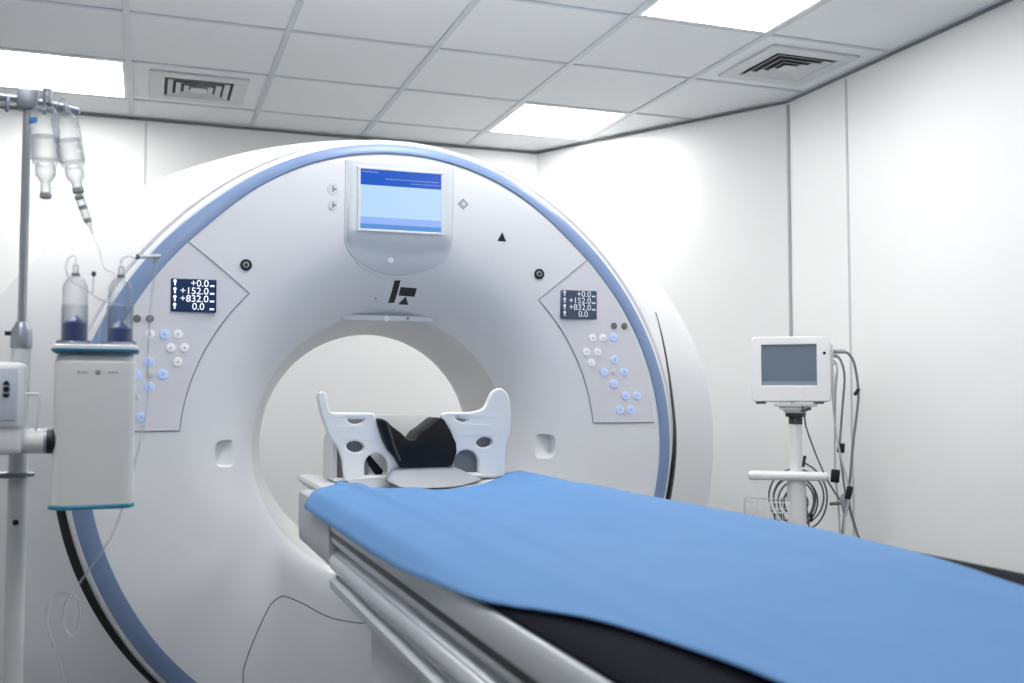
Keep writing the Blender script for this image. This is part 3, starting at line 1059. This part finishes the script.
# sloping insert tongue in front of the plate
bm = bmesh.new()
tf = [(-.080, -.194, HY - .022), (.088, -.194, HY - .022), (.158, -.229, HY - .075), (.10, -.243, HY - .085), (.05, -.2475, HY - .09), (-.03, -.2475, HY - .09), (-.075, -.2445, HY - .085), (-.108, -.226, HY - .07)]
A = [bm.verts.new((HX + a, y, CZ + b)) for a, b, y in tf]
B = [bm.verts.new((HX + a, HY - .0165, CZ + b)) for a, b, y in tf]
bm.faces.new(A)
bm.faces.new(B[::-1])
for i in range(len(tf)):
    j = (i + 1) % len(tf)
    bm.faces.new((A[j], A[i], B[i], B[j]))
bmesh.ops.recalc_face_normals(bm, faces=bm.faces)
bmesh.ops.bevel(bm, geom=[e for e in bm.edges], offset=.003, segments=2, affect='EDGES')
bmesh_obj('insert_tongue', bm, M['tongue'], HH, angle=30)
cyl('blue_peg', (HX - .277, HY - .01, CZ - .002), (HX - .277, HY - .01, CZ + .013), .0052, M['label_blue'], HH)
# black foam head cushion with a notch
cu = [(-.128, -.064), (-.118, -.061), (-.106, -.065), (-.085, -.083), (-.062, -.100), (-.048, -.114), (-.037, -.120), (-.022, -.1185), (-.013, -.106), (-.008, -.099), (.010, -.088), (.042, -.063), (.050, -.060), (.060, -.066), (.078, -.096), (.094, -.130), (.096, -.155), (.084, -.192), (-.064, -.194), (-.080, -.166), (-.098, -.146), (-.110, -.118), (-.122, -.085)]
CU = thing('head_cushion', 'black foam head cushion with V notch held in the white head holder', 'cushion', (HX, HY - .03, CZ - .195))
prism('cushion_body', cu, lambda a, b, d: Vector((HX + a, d, CZ + b)), HY - .034, HY + .10, M['foam'], CU, .007, 2)
# raised welt along the left wing
tube('cushion_welt', [(HX - .103, HY - .036, CZ - .07), (HX - .094, HY - .037, CZ - .10), (HX - .083, HY - .037, CZ - .135), (HX - .066, HY - .036, CZ - .175)], .0035, M['rubber'], CU)
ST = prism('chin_strap', [(-.158, -.165), (-.140, -.158), (-.100, -.205), (-.106, -.2195), (-.118, -.2195)], lambda a, b, d: Vector((HX + a, d, CZ + b)), HY + .02, HY + .03, M['foam'], None, .001)
tag(ST, 'short black strap seen through the left arch of the head holder', 'strap')

# ------------------------------------------------------------------ drip stand
PX, PYY = -.205, 1.95
IV = thing('drip_stand', 'tall grey metal drip stand at the left edge of the picture', 'drip stand', (PX, PYY, 0))
cyl('lower_pole', (PX, PYY, .08), (PX, PYY, CZ + .098), .0155, M['paint'], IV)
cyl('upper_pole', (PX, PYY, CZ + .09), (PX, PYY, CZ + .522), .0072, M['steel'], IV)
col = lathe('height_collar', [(.0165, 0), (.0175, .004), (.0175, .030), (.012, .040), (.0095, .046)], (PX, PYY, CZ + .082), M['alu'], IV)
cyl('set_screw', (PX - .015, PYY - .004, CZ + .108), (PX - .026, PYY - .006, CZ + .108), .004, M['black'], col, seg=12)
cyl('pole_screw', (PX, PYY - .012, CZ - .215), (PX, PYY - .019, CZ - .215), .005, M['black'], IV, seg=12)
bm = bmesh.new()
add_box(bm, PX - .11, PX + .016, PYY - .02, PYY + .02, CZ - .140, CZ - .130, .003, 2)
add_cyl(bm, (PX + .012, PYY, CZ - .135), (PX + .026, PYY, CZ - .135), .004)
bmesh_obj('clamp_bracket', bm, M['alu'], IV)
# top cross bar with hook ends
tb = bmesh.new()
zt = CZ + .519
add_tube(tb, [(PX - .30, PYY, zt + .012), (PX - .1, PYY, zt + .004), (PX, PYY, zt), (PX + .05, PYY, zt - .005), (PX + .085, PYY - .002, zt - .012)], .0075, 10)
add_box(tb, PX - .016, PX + .016, PYY - .014, PYY + .014, zt - .018, zt + .018, .003, 2)
add_cyl(tb, (PX + .032, PYY - .004, zt - .004), (PX + .032, PYY - .004, zt + .022), .0085)
bmesh_obj('cross_bar', tb, M['alu'], IV)
def hook(x, y):
    tube('hook', [(x, y, zt), (x, y - .004, zt - .014), (x, y - .012, zt - .026), (x, y - .024, zt - .024), (x, y - .027, zt - .012)], .003, M['alu'], IV)
for hx in (PX + .029, PX + .062, PX - .03):
    hook(hx, PYY - .006)
hub = lathe('base_hub', [(.05, .06), (.05, .085), (.03, .10), (.018, .13)], (PX, PYY, 0), M['paint'], IV)
for q in range(5):
    a = 2 * PI * q / 5 + .3
    bm = bmesh.new()
    p1 = (PX + .27 * math.cos(a), PYY + .27 * math.sin(a), .072)
    add_tube(bm, [(PX + .03 * math.cos(a), PYY + .03 * math.sin(a), .085), p1], .013, 10)
    lg = bmesh_obj('base_leg', bm, M['paint'], IV)
    bm = bmesh.new()
    add_cyl(bm, (p1[0] - .009 * math.sin(a), p1[1] + .009 * math.cos(a), .027), (p1[0] + .009 * math.sin(a), p1[1] - .009 * math.cos(a), .027), .027)
    add_cyl(bm, (p1[0], p1[1], .03), (p1[0], p1[1], .07), .008)
    bmesh_obj('caster', bm, M['rubber'], lg)

# ------------------------------------------------------------------ pump control unit clamped on the stand
PU = thing('injector_control_unit', 'white control box with arrow buttons clamped to the drip stand', 'control unit', (PX - .12, 1.88, CZ - .12))
bm = bmesh.new()
add_box(bm, PX - .25, -.177, 1.83, 1.90, CZ - .055, CZ + .055, .010, 3)
add_box(bm, PX - .25, -.180, 1.835, 1.93, CZ - .096, CZ - .045, .012, 3)
hs = bmesh_obj('housing', bm, M['white'], PU)
fp = box('front_panel', PX - .23, -.187, 1.8265, 1.832, CZ - .040, CZ + .045, M['pump_face'], PU, .002, 2)
box('display', PX - .22, -.218, 1.8245, 1.827, CZ - .005, CZ + .033, M['pump_lcd'], fp, .001, 1)
fpl = lambda a, b, d: Vector((-.2025 + a, d, CZ + b))
prism('up_button', [(-.0055, .0185), (.0055, .0185), (.003, .023), (0, .025), (-.003, .023)], fpl, 1.824, 1.828, M['black'], fp)
lathe('stop_button', [(.0046, 0), (.0046, .003), (0, .0035)], fpl(0, .011, 1.827), M['black'], fp, (0, -1, 0), 18)
prism('down_button', [(-.0055, .0035), (.0055, .0035), (.003, -.001), (0, -.003), (-.003, -.001)], fpl, 1.824, 1.828, M['black'], fp)
arm = lathe('swivel_arm', [(.0, 0), (.0195, 0), (.0205, .004), (.0205, .034), (.019, .037)], (-.180, 1.865, CZ - .0745), M['white'], PU, (1, 0, 0))
lathe('swivel_knob', [(.0205, 0), (.0215, .002), (.0215, .010), (.0195, .015), (.012, .017)], (-.1445, 1.865, CZ - .0745), M['black'], arm, (1, 0, 0))
lathe('knob_ring', [(.0207, 0), (.0212, .001), (.0212, .004), (.0207, .005)], (-.1475, 1.865, CZ - .0745), M['alu'], arm, (1, 0, 0))
tube('handle', [(-.178, 1.85, CZ + .003), (-.160, 1.85, CZ + .003), (-.157, 1.85, CZ + .001), (-.1565, 1.85, CZ - .02), (-.160, 1.85, CZ - .057)], .0026, M['offwhite'], PU)

PU.location.x -= .010

# ------------------------------------------------------------------ contrast injector head
IX0, IX1, IY0, IY1 = -.1478, -.0165, 1.84, 1.935
IXC = (IX0 + IX1) / 2
IJ = thing('contrast_injector', 'white injector head with teal trims hanging beside the scanner ring', 'injector', (IXC, 1.89, CZ - .19))
def rrect(x0, x1, y0, y1, r, n=6):
    pts = []
    for cx_, cy_, a0 in ((x1 - r, y1 - r, 0), (x0 + r, y1 - r, PI / 2), (x0 + r, y0 + r, PI), (x1 - r, y0 + r, 1.5 * PI)):
        for q in range(n + 1):
            a = a0 + PI / 2 * q / n
            pts.append((cx_ + r * math.cos(a), cy_ + r * math.sin(a)))
    return pts
def stack(name, layers, m, parent, angle=40):
    """layers: (x0, x1, y0, y1, radius, z)"""
    bm = bmesh.new()
    L = [[bm.verts.new((x, y, z)) for x, y in rrect(a, b, c, d, r)] for a, b, c, d, r, z in layers]
    n = len(L[0])
    for A, B in zip(L, L[1:]):
        for i in range(n):
            j = (i + 1) % n
            bm.faces.new((A[i], A[j], B[j], B[i]))
    bm.faces.new(L[0][::-1])
    bm.faces.new(L[-1])
    return bmesh_obj(name, bm, m, parent, angle=angle)
stack('casing', [(IX0 - .001, IX1 + .0005, IY0, IY1, .02, CZ - .180), (IX0 + .001, IX1 - .001, IY0, IY1, .02, CZ - .165), (IX0 + .004, IX1 - .0015, IY0 + .001, IY1, .018, CZ - .05),
                 (IX0 + .003, IX1 - .001, IY0 + .001, IY1, .017, CZ + .045), (IX0 + .003, IX1 - .001, IY0 + .002, IY1, .017, CZ + .056), (IX0 + .008, IX1 - .006, IY0 + .018, IY1 - .004, .015, CZ + .073)], M['offwhite'], IJ, 30)
stack('top_plate', [(IX0 + .001, IX1 + .001, IY0 + .002, IY1 + .002, .012, CZ + .073), (IX0 - .002, IX1 + .004, IY0 - .002, IY1 + .004, .014, CZ + .0755), (IX0 - .002, IX1 + .004, IY0 - .002, IY1 + .004, .014, CZ + .079)], M['teal'], IJ)
stack('top_tray', [(IX0 - .001, IX1 + .003, IY0 - .001, IY1 + .003, .014, CZ + .079), (IX0 - .001, IX1 + .003, IY0 - .001, IY1 + .003, .014, CZ + .084), (IX0 + .002, IX1, IY0 + .002, IY1, .012, CZ + .0865)], M['white'], IJ)
stack('bottom_trim', [(IX0 + .004, IX1 - .004, IY0 + .004, IY1 - .004, .016, CZ - .1885), (IX0 - .002, IX1 + .001, IY0 - .002, IY1 + .001, .02, CZ - .1865), (IX0 - .002, IX1 + .001, IY0 - .002, IY1 + .001, .02, CZ - .1825), (IX0 - .0005, IX1, IY0, IY1, .02, CZ - .180)], M['teal'], IJ)
zz = CZ + .0395
for xa, xb, h in ((-.108, -.104, .004), (-.102, -.0985, .004), (-.0965, -.093, .004), (-.060, -.057, .004), (-.0555, -.0515, .004), (-.0495, -.0455, .003)):
    box('printed_mark', xa, xb, IY0 + .0005, IY0 + .004, zz - h / 2, zz + h / 2, M['mark'], IJ)
lathe('status_light', [(.0045, -.003), (.0045, .0012), (0, .002)], (-.0765, IY0 + .0015, zz), M['grey'], IJ, (0, -1, 0), 16)
# bracket that joins the swivel to the casing
cyl('mounting_stub', (-.1400, 1.865, CZ - .0745), (IX0 + .008, 1.865, CZ - .0745), .013, M['grey'], IJ)

def syringe(x, label, lev):
    y = 1.885
    z0 = CZ + .0855
    S = thing('syringe', label, 'syringe', (x, y, z0), 'contrast syringes on the injector')
    lathe('barrel', [(.0204, 0), (.0204, .098), (.0197, .103), (.014, .114), (.0065, .119), (.005, .121), (.005, .138), (.0038, .139), (.0038, .121)], (x, y, z0), M['clear'], S, seg=28, cap=False)
    lathe('pressure_sleeve', [(.0213, .003), (.0213, .069), (.0206, .070)], (x, y, z0), M['fluid'], S, seg=28, cap=False)
    lathe('plunger', [(.0175, max(.004, lev - .03)), (.0190, max(.006, lev - .026)), (.0190, lev), (.0, lev + .0165)], (x, y, z0), M['syr_blue'], S, seg=28, angle=20)
    bm = bmesh.new()
    add_cyl(bm, (x, y, z0 + .0), (x, y, z0 + lev - .028), .0105)
    bmesh_obj('piston', bm, M['alu'], S)
    bm = bmesh.new()
    add_lathe(bm, [(.0222, 0), (.0228, .001), (.0228, .005), (.0216, .0065), (.0190, .0065), (.0190, 0)], (x, y, z0), (0, 0, 1), 28, 0, False)
    for s in (-1, 1):
        add_box(bm, x + s * .024 - .004, x + s * .024 + .004, y - .006, y + .006, z0, z0 + .010, .002, 1)
    bmesh_obj('locking_collar', bm, M['syr_sleeve'], S)
    lathe('luer_cap', [(.0062, .119), (.0070, .120), (.0070, .124), (.0058, .125)], (x, y, z0), M['grey'], S, seg=16)
    return S
syringe(-.1170, 'left syringe with blue plunger standing on the injector head', .038)
syringe(-.0445, 'right syringe with blue plunger standing on the injector head', .030)

# tubing
z0 = CZ + .0855
tube_l = tube('injection_tube', [(-.1170, 1.885, z0 + .136), (-.1178, 1.884, z0 + .150), (-.121, 1.882, z0 + .154), (-.129, 1.880, z0 + .146), (-.131, 1.878, z0 + .128), (-.122, 1.872, z0 + .110), (-.100, 1.862, z0 + .095), (-.078, 1.857, z0 + .079), (-.055, 1.855, z0 + .072), (-.040, 1.854, z0 + .069)], .0019, M['tubing'])
tag(tube_l, 'clear tube looping from the left syringe tip across to the right one', 'tube')
tube_r = tube('injection_tube', [(-.0445, 1.885, z0 + .136), (-.0440, 1.884, z0 + .150), (-.033, 1.882, z0 + .157), (-.024, 1.880, z0 + .154), (-.018, 1.879, z0 + .156)], .0019, M['tubing'])
tag(tube_r, 'short clear tube arching from the right syringe tip to a connector', 'tube')
CN = thing('tube_connector', 'white connector with a blue end above the right syringe', 'connector', (0, 1.879, z0 + .156))
cyl('connector_body', (-.016, 1.879, z0 + .1565), (.020, 1.879, z0 + .1585), .0036, M['white'], CN, seg=14)
cyl('connector_end', (-.021, 1.879, z0 + .1563), (-.015, 1.879, z0 + .1565), .0048, M['teal'], CN, seg=14)
cyl('side_port', (.012, 1.879, z0 + .158), (.008, 1.879, z0 + .146), .0026, M['grey'], CN, seg=12)
hang = tube('saline_tube', [(.016, 1.879, z0 + .157), (.010, 1.886, z0 + .12), (.004, 1.90, z0 + .05), (.002, 1.93, z0 - .02), (.0, 1.955, z0 - .12), (-.04, 1.96, z0 - .30), (-.075, 1.965, z0 - .37), (-.108, 1.965, z0 - .42), (-.128, 1.965, z0 - .455), (-.125, 1.965, z0 - .495), (-.108, 1.965, z0 - .50), (-.102, 1.965, z0 - .46), (-.112, 1.965, z0 - .435), (-.138, 1.965, z0 - .43), (-.155, 1.965, z0 - .455), (-.150, 1.965, z0 - .50), (-.13, 1.965, z0 - .56), (-.12, 1.967, z0 - .66)], .0019, M['tubing'])
tag(hang, 'long clear tube coiling down behind the injector head', 'tube')
clip = thing('tube_clip', 'small dark clip on the clear tube between the syringes', 'clip', (-.086, 1.86, z0 + .1))
bm = bmesh.new()
add_box(bm, -.0905, -.0835, 1.852, 1.860, z0 + .117, z0 + .125, .002, 2)
bmesh_obj('clip_body', bm, M['rubber'], clip)
cyl('clip_tail', (-.087, 1.857, z0 + .118), (-.0885, 1.861, z0 + .087), .0016, M['tubing'], clip, seg=8)

# ------------------------------------------------------------------ drip bottles and chamber
def bottle(name, label, x, y, ztop_, rad, h, tilt, neck, blue):
    t = thing(name, label, 'drip bottle', (x, y, ztop_), 'clear drip bottles on the stand')
    d = Vector((math.sin(tilt), 0, -math.cos(tilt)))
    lathe('body', [(0.002, 0), (rad * .7, .002), (rad * .95, .010), (rad, .018), (rad, h * .55), (rad * .93, h * .62), (rad, h * .68), (rad * .98, h - .012), (rad * .8, h)], (x, y, ztop_), M['clear'], t, tuple(d), 28, cap=False)
    p = Vector((x, y, ztop_)) + d * (h - .004)
    lathe('bell_neck', [(rad * .62, 0), (rad * .72, .010), (rad * .68, .022), (rad * .45, .030), (.0085, .034), (.0085, .034 + neck), (.007, .034 + neck)], p, M['milky'], t, tuple(d), 24, cap=False)
    lathe('stopper', [(.0095, 0), (.0098, .001), (.0098, .008), (.008, .010)], p + d * (.030 + neck), M['grey'], t, tuple(d), 18)
    lathe('liquid', [(.002, 0), (rad * .85, .002), (rad * .9, .01), (rad * .9, h * .42), (.002, h * .44)], Vector((x, y, ztop_)) + d * h * .48, M['fluid'], t, tuple(d), 24, cap=False)
    bm = bmesh.new()
    add_tube(bm, smooth_path([(x - rad * .6, y, ztop_ - .004), (x - rad * .3, y - .008, ztop_ + .014), (x, y - .013, ztop_ + .021), (x + rad * .3, y - .008, ztop_ + .014), (x + rad * .6, y, ztop_ - .004)], 5), .0016, 6)
    bmesh_obj('hanger', bm, M['tubing'], t)
    if blue:
        # curved paper label on the shoulder
        bm = bmesh.new()
        rr_ = rad * 1.02
        g = []
        for q in range(9):
            a = math.radians(188 + 60 * q / 8)
            g.append([bm.verts.new((x + rr_ * math.cos(a), y + rr_ * math.sin(a), ztop_ - zz_)) for zz_ in (.024, .034)])
        for a, b in zip(g, g[1:]):
            bm.faces.new((a[0], b[0], b[1], a[1]))
        bmesh_obj('label', bm, M['label_blue'], t)
    return t
zb = CZ + .500
bottle('drip_bottle', 'clear drip bottle with blue label hanging straight from the stand', -.174, 1.915, zb, .024, .102, 0.03, .022, True)
bottle('drip_bottle', 'clear drip bottle tilted to the right with a drip chamber below', -.146, 1.925, zb - .004, .0225, .098, .20, .010, False)
DC = thing('drip_chamber', 'slim clear drip chamber with grey bands hanging below the tilted bottle', 'drip chamber', (-.118, 1.925, CZ + .32))
a0 = Vector((-.1180, 1.925, CZ + .352))
d = Vector((.017, 0, -.046)).normalized()
lathe('chamber', [(.0065, 0), (.0075, .006), (.0075, .040), (.006, .048), (.0035, .056), (.002, .072)], a0, M['milky'], DC, tuple(d), 18)
for hh, rr_ in ((.002, .0082), (.020, .0080), (.044, .0072)):
    lathe('band', [(rr_ - .001, 0), (rr_, .001), (rr_, .0045), (rr_ - .001, .0055)], a0 + d * hh, M['grey'], DC, tuple(d), 18)
dl = tube('drip_line', [a0 + d * .07, a0 + d * .10 + Vector((.001, 0, 0)), a0 + d * .13 + Vector((.000, 0, -.004)), (-.055, 1.90, z0 + .125), (-.060, 1.88, z0 + .095), (-.066, 1.872, z0 + .06), (-.075, 1.872, z0 + .03), (-.077, 1.874, z0 + .004)], .0013, M['tubing'])
tag(dl, 'thin clear drip line running from the drip chamber down to the injector', 'tube')

# ------------------------------------------------------------------ monitor trolley
CX_, CY_ = 2.47, 3.5
ANG = math.radians(-35)
RT = Matrix.Translation((CX_, CY_, 0)) @ Matrix.Rotation(ANG, 4, 'Z')
PXM = .00404
def L(u, v, dpt=0.0):
    """trolley-local helper: metres right of and above the pole foot, dpt towards the room."""
    return Vector(((u - 797) * PXM, -dpt, CZ + .000 - (v - 396) * PXM))
def local_thing(name, label, cat, group=None):
    t = thing(name, label, cat, (0, 0, 0), group)
    t.matrix_world = RT
    t['_root'] = 2
    return t
TR = local_thing('monitor_trolley', 'white trolley stand with handle and wire basket below the patient monitor', 'trolley')
zp = lambda v: CZ - (v - 396) * PXM
cyl('upper_column', (0, 0, zp(485)), (0, 0, zp(417)), .024, M['white'], TR)
cyl('lower_column', (0, 0, .09), (0, 0, zp(480)), .037, M['offwhite'], TR)
lathe('column_collar', [(.037, 0), (.037, .03), (.026, .036)], (0, 0, zp(482)), M['white'], TR)
lathe('black_collar', [(.027, 0), (.027, .028), (.038, .03), (.040, .034), (.040, .046), (.03, .048)], (0, 0, zp(424)), M['rubber'], TR)
bm = bmesh.new()
add_box(bm, -.19, .125, -.055, .02, zp(479.5), zp(471), .014, 3)
hd = bmesh_obj('handle_shelf', bm, M['white'], TR)
bm = bmesh.new()
add_tube(bm, [(.026, -.03, zp(466)), (.034, -.03, zp(455))], .006, 8)
bmesh_obj('clamp_lever', bm, M['black'], TR)
# wire basket
bm = bmesh.new()
bx0, bx1, by0, by1, bz0, bz1 = -.205, -.03, -.09, .06, zp(540), zp(500)
for k in range(5):
    z = bz0 + (bz1 - bz0) * k / 4
    add_tube(bm, [(bx0, by0, z), (bx1, by0, z), (bx1, by1, z), (bx0, by1, z)], .0022 if k else .003, 6, True)
for k in range(8):
    x = bx0 + (bx1 - bx0) * k / 7
    add_tube(bm, [(x, by0, bz1), (x, by0, bz0), (x, by1, bz0), (x, by1, bz1)], .0018, 6)
for k in range(1, 5):
    y = by0 + (by1 - by0) * k / 5
    for x in (bx0, bx1):
        add_tube(bm, [(x, y, bz0), (x, y, bz1)], .0018, 6)
bmesh_obj('wire_basket', bm, M['white'], TR)
lathe('base_hub', [(.06, .07), (.06, .10), (.04, .12)], (0, 0, 0), M['offwhite'], TR)
for q in range(5):
    a = 2 * PI * q / 5 - PI / 2
    ex, ey = .25 * math.cos(a), .25 * math.sin(a)
    bm = bmesh.new()
    add_tube(bm, [(.03 * math.cos(a), .03 * math.sin(a), .09), (ex, ey, .078)], [.022, .015], 10)
    lg = bmesh_obj('base_leg', bm, M['offwhite'], TR)
    bm = bmesh.new()
    add_cyl(bm, (ex - .012 * math.sin(a), ey + .012 * math.cos(a), .03), (ex + .012 * math.sin(a), ey - .012 * math.cos(a), .03), .03)
    add_cyl(bm, (ex, ey, .035), (ex, ey, .075), .008)
    bmesh_obj('caster', bm, M['rubber'], lg)

MO = local_thing('patient_monitor', 'boxy white patient monitor with a grey blank screen on a trolley', 'monitor')
mz0, mz1 = zp(402), zp(337)
mx0, mx1 = -.170, .138
bm = bmesh.new()
add_box(bm, mx0, mx1, -.055, .085, mz0, mz1, .016, 3)
bmesh_obj('casing', bm, M['white'], MO)
def rr4(x0, x1, z0_, z1_, r):
    return rrect(x0, x1, z0_, z1_, r, 4)
plate_with_holes('bezel', rr4(mx0 + .005, mx1 - .005, mz0 + .006, mz1 - .006, .012), [rr4(-.133, .087, zp(386.5), zp(344.5), .004)],
                 lambda a, b, c: Vector((a, -.060 + c, b)), .014, .003, M['white'], MO)
bm = bmesh.new()
add_box(bm, -.135, .089, -.060, -.052, zp(381.5), zp(344), mi=0)
add_box(bm, -.135, .089, -.060, -.052, zp(387), zp(381.5), mi=1)
bmesh_obj('screen', bm, [M['mon_screen'], M['mon_strip']], MO, False)
lathe('power_button', [(.006, 0), (.006, .003), (0, .004)], (.113, -.066, zp(354)), M['black'], MO, (0, -1, 0), 16)
bm = bmesh.new()
for x in (-.135, .09):
    add_box(bm, x - .02, x + .02, -.05, .06, mz0 - .008, mz0 + .004, .003, 1)
bmesh_obj('foot', bm, M['grey'], MO)
bm = bmesh.new()
add_box(bm, -.085, .085, -.06, .07, mz0 - .018, mz0 - .007, .004, 2)
add_box(bm, -.065, .06, -.05, .06, mz0 - .030, mz0 - .017, .004, 2)
add_lathe(bm, [(.055, -.029), (.045, -.040), (.03, -.052)], (0, 0, mz0), (0, 0, 1), 24)
bmesh_obj('mount_plate', bm, M['offwhite'], MO)
cyl('mount_latch', (.02, -.06, mz0 - .034), (.06, -.06, mz0 - .026), .005, M['black'], MO, seg=10)
bm = bmesh.new()
add_box(bm, mx1 - .004, mx1 + .010, -.03, .05, zp(395), zp(345), .003, 2)
bmesh_obj('connector_block', bm, M['offwhite'], MO)

def lead(name, label, pts, r, m, cat='cable', clips=(), plug=None):
    t = local_thing(name, label, cat, 'cables of the patient monitor')
    path = [L(u, v, dd) for u, v, dd in pts]
    tube('cord', path, r, m, t)
    for u, v, dd, hw, hh, rot in clips:
        bm = bmesh.new()
        p = L(u, v, dd)
        add_box(bm, -hw, hw, -.008, .008, -hh, hh, .003, 2, Matrix.Translation(p) @ Matrix.Rotation(rot, 4, 'Y'))
        bmesh_obj('clip', bm, M['black'], t)
    if plug:
        cyl('plug', L(*plug[0]), L(*plug[1]), .0085, M['grey'], t, seg=14)
    return t
lead('monitor_cable', 'outermost grey cable arching from the right side of the monitor', [(833, 352, 0), (842, 351.5, 0), (849, 355, .0), (854, 366, .0), (857, 392, .0), (855, 415, 0), (851.5, 440, 0), (848.5, 470, 0), (846, 498, 0), (852, 525, 0), (860, 552, 0), (864, 580, 0), (862, 620, 0)], .0052, M['cable'], clips=[(855.5, 392, .0, .007, .016, .6)], plug=((832, 352, 0), (845, 352, 0)))
lead('monitor_cable', 'middle grey cable bending down from the monitor and running to a black clip', [(833, 356, .02), (838, 357, .02), (842.5, 366, .02), (844, 380, .02), (842, 402, .02), (840, 425, .02), (838.5, 448, .02), (841, 475, .02), (843, 498, .02), (840, 525, .02), (836.5, 552, .02), (834, 590, .02)], .0046, M['cable'], clips=[(839.5, 447, .02, .014, .019, .1)], plug=((832, 356, .02), (837, 356.5, .02)))
lead('monitor_cable', 'pale cable hanging nearest the monitor side with a dark sensor block', [(833, 360, -.01), (836.5, 364, -.01), (837.5, 374, -.01), (835.5, 395, -.01), (834.5, 430, -.01), (834, 470, -.01), (836, 496, -.01), (838, 540, -.01), (840, 600, -.01)], .0042, M['cable_light'], clips=[(834, 475, -.01, .017, .026, .1)])
lead('monitor_cable', 'thin pale cable crossing the others to a black lower clip', [(833, 364, .035), (837, 368, .035), (835, 380, .035), (832.5, 400, .035), (835, 430, .035), (839, 455, .035), (846, 485, .035), (845, 500, .035), (842, 515, .035), (841, 540, .035), (842, 580, .035)], .0034, M['cable_light'], clips=[(846, 490, .035, .012, .026, .25)])
lead('power_cord', 'thin dark cord dropping from below the monitor base', [(803, 404, .055), (805, 412, .06), (806.5, 425, .055), (812, 443, .05), (819, 462, .04), (826, 478, .02), (834, 492, 0), (841, 501, 0)], .0034, M['cable_dark'])
JN = local_thing('cable_splitter', 'grey Y shaped splitter where the monitor cables meet', 'splitter')
bm = bmesh.new()
add_lathe(bm, [(.004, -.055), (.012, -.03), (.018, 0), (.016, .025), (.008, .035)], L(842.5, 500, .012), (0, 0, 1), 18)
bmesh_obj('splitter_body', bm, M['grey'], JN)
cyl('splitter_stub', L(828, 502, .012), L(840, 501, .012), .0065, M['cable_dark'], JN, seg=12)

# coiled cable hung on the column
CO = local_thing('coiled_cable', 'dark cable wound in loose loops hanging on the trolley column', 'cable', None)
bm = bmesh.new()
pts = []
turns = 6
for q in range(turns * 40 + 1):
    a = 2 * PI * q / 40
    k = q / 40
    rx = .116 - .012 * k + .008 * math.sin(k * 2.3)
    rz = .128 - .014 * k + .010 * math.cos(k * 1.7)
    cxo = -.002 + .007 * math.sin(k * 1.9)
    czo = zp(502) + .024 - .006 * k
    pts.append(Vector((cxo + rx * math.sin(a), .058 + .006 * k + .004 * math.sin(a * .5), czo + rz * math.cos(a) * (1.0 if math.cos(a) > 0 else 1.12))))
add_tube(bm, pts, .0036, 8)
bmesh_obj('loops', bm, M['cable_dark'], CO, angle=60)
bm = bmesh.new()
for u, v in ((776, 519), (783, 518), (805, 519), (811, 518)):
    add_box(bm, (u - 797) * PXM - .006, (u - 797) * PXM + .006, .05, .075, zp(v) - .016, zp(v) + .016, .003, 1)
bmesh_obj('tie', bm, M['black'], CO)
tube('tail', [L(806, 505, -.06), L(808, 520, -.05), L(809, 536, -.045), L(811, 552, -.045), L(812, 580, -.045)], .0034, M['cable_dark'], CO)
bm = bmesh.new()
add_tube(bm, [(-.0, .02, zp(474)), (0, .06, zp(475)), (0, .105, zp(473)), (0, .112, zp(467))], .005, 8)
hk = bmesh_obj('cable_hook', bm, M['offwhite'], TR)

# ------------------------------------------------------------------ camera, world, colour
cam = bpy.data.cameras.new('camera')
cam.sensor_width = 36
cam.lens = 36 * 1020 / 1024
cam.clip_start = .02
cam.dof.use_dof = True
cam.dof.focus_distance = 3.0
cam.dof.aperture_fstop = 5.0
co = bpy.data.objects.new('camera', cam)
COL.objects.link(co)
co.location = (0, 0, CZ)
co.rotation_euler = (math.radians(90 + 3.0585), 0, math.radians(-19.7132))
SC.camera = co

w = bpy.data.worlds.new('world')
SC.world = w
w.use_nodes = True
w.node_tree.nodes['Background'].inputs['Color'].default_value = (.8, .85, .9, 1)
w.node_tree.nodes['Background'].inputs['Strength'].default_value = .3

vs = SC.view_settings
vs.view_transform = 'Standard'
vs.look = 'None'
vs.exposure = 0.0
vs.gamma = 1.0
vs.use_curve_mapping = False
SC.cycles.max_bounces = 14
SC.cycles.diffuse_bounces = 8
SC.cycles.transparent_max_bounces = 24
SC.cycles.use_denoising = True
SC.cycles.sample_clamp_indirect = 10

for o in bpy.data.objects:
    for k in ('_abs', '_root'):
        if k in o:
            del o[k]
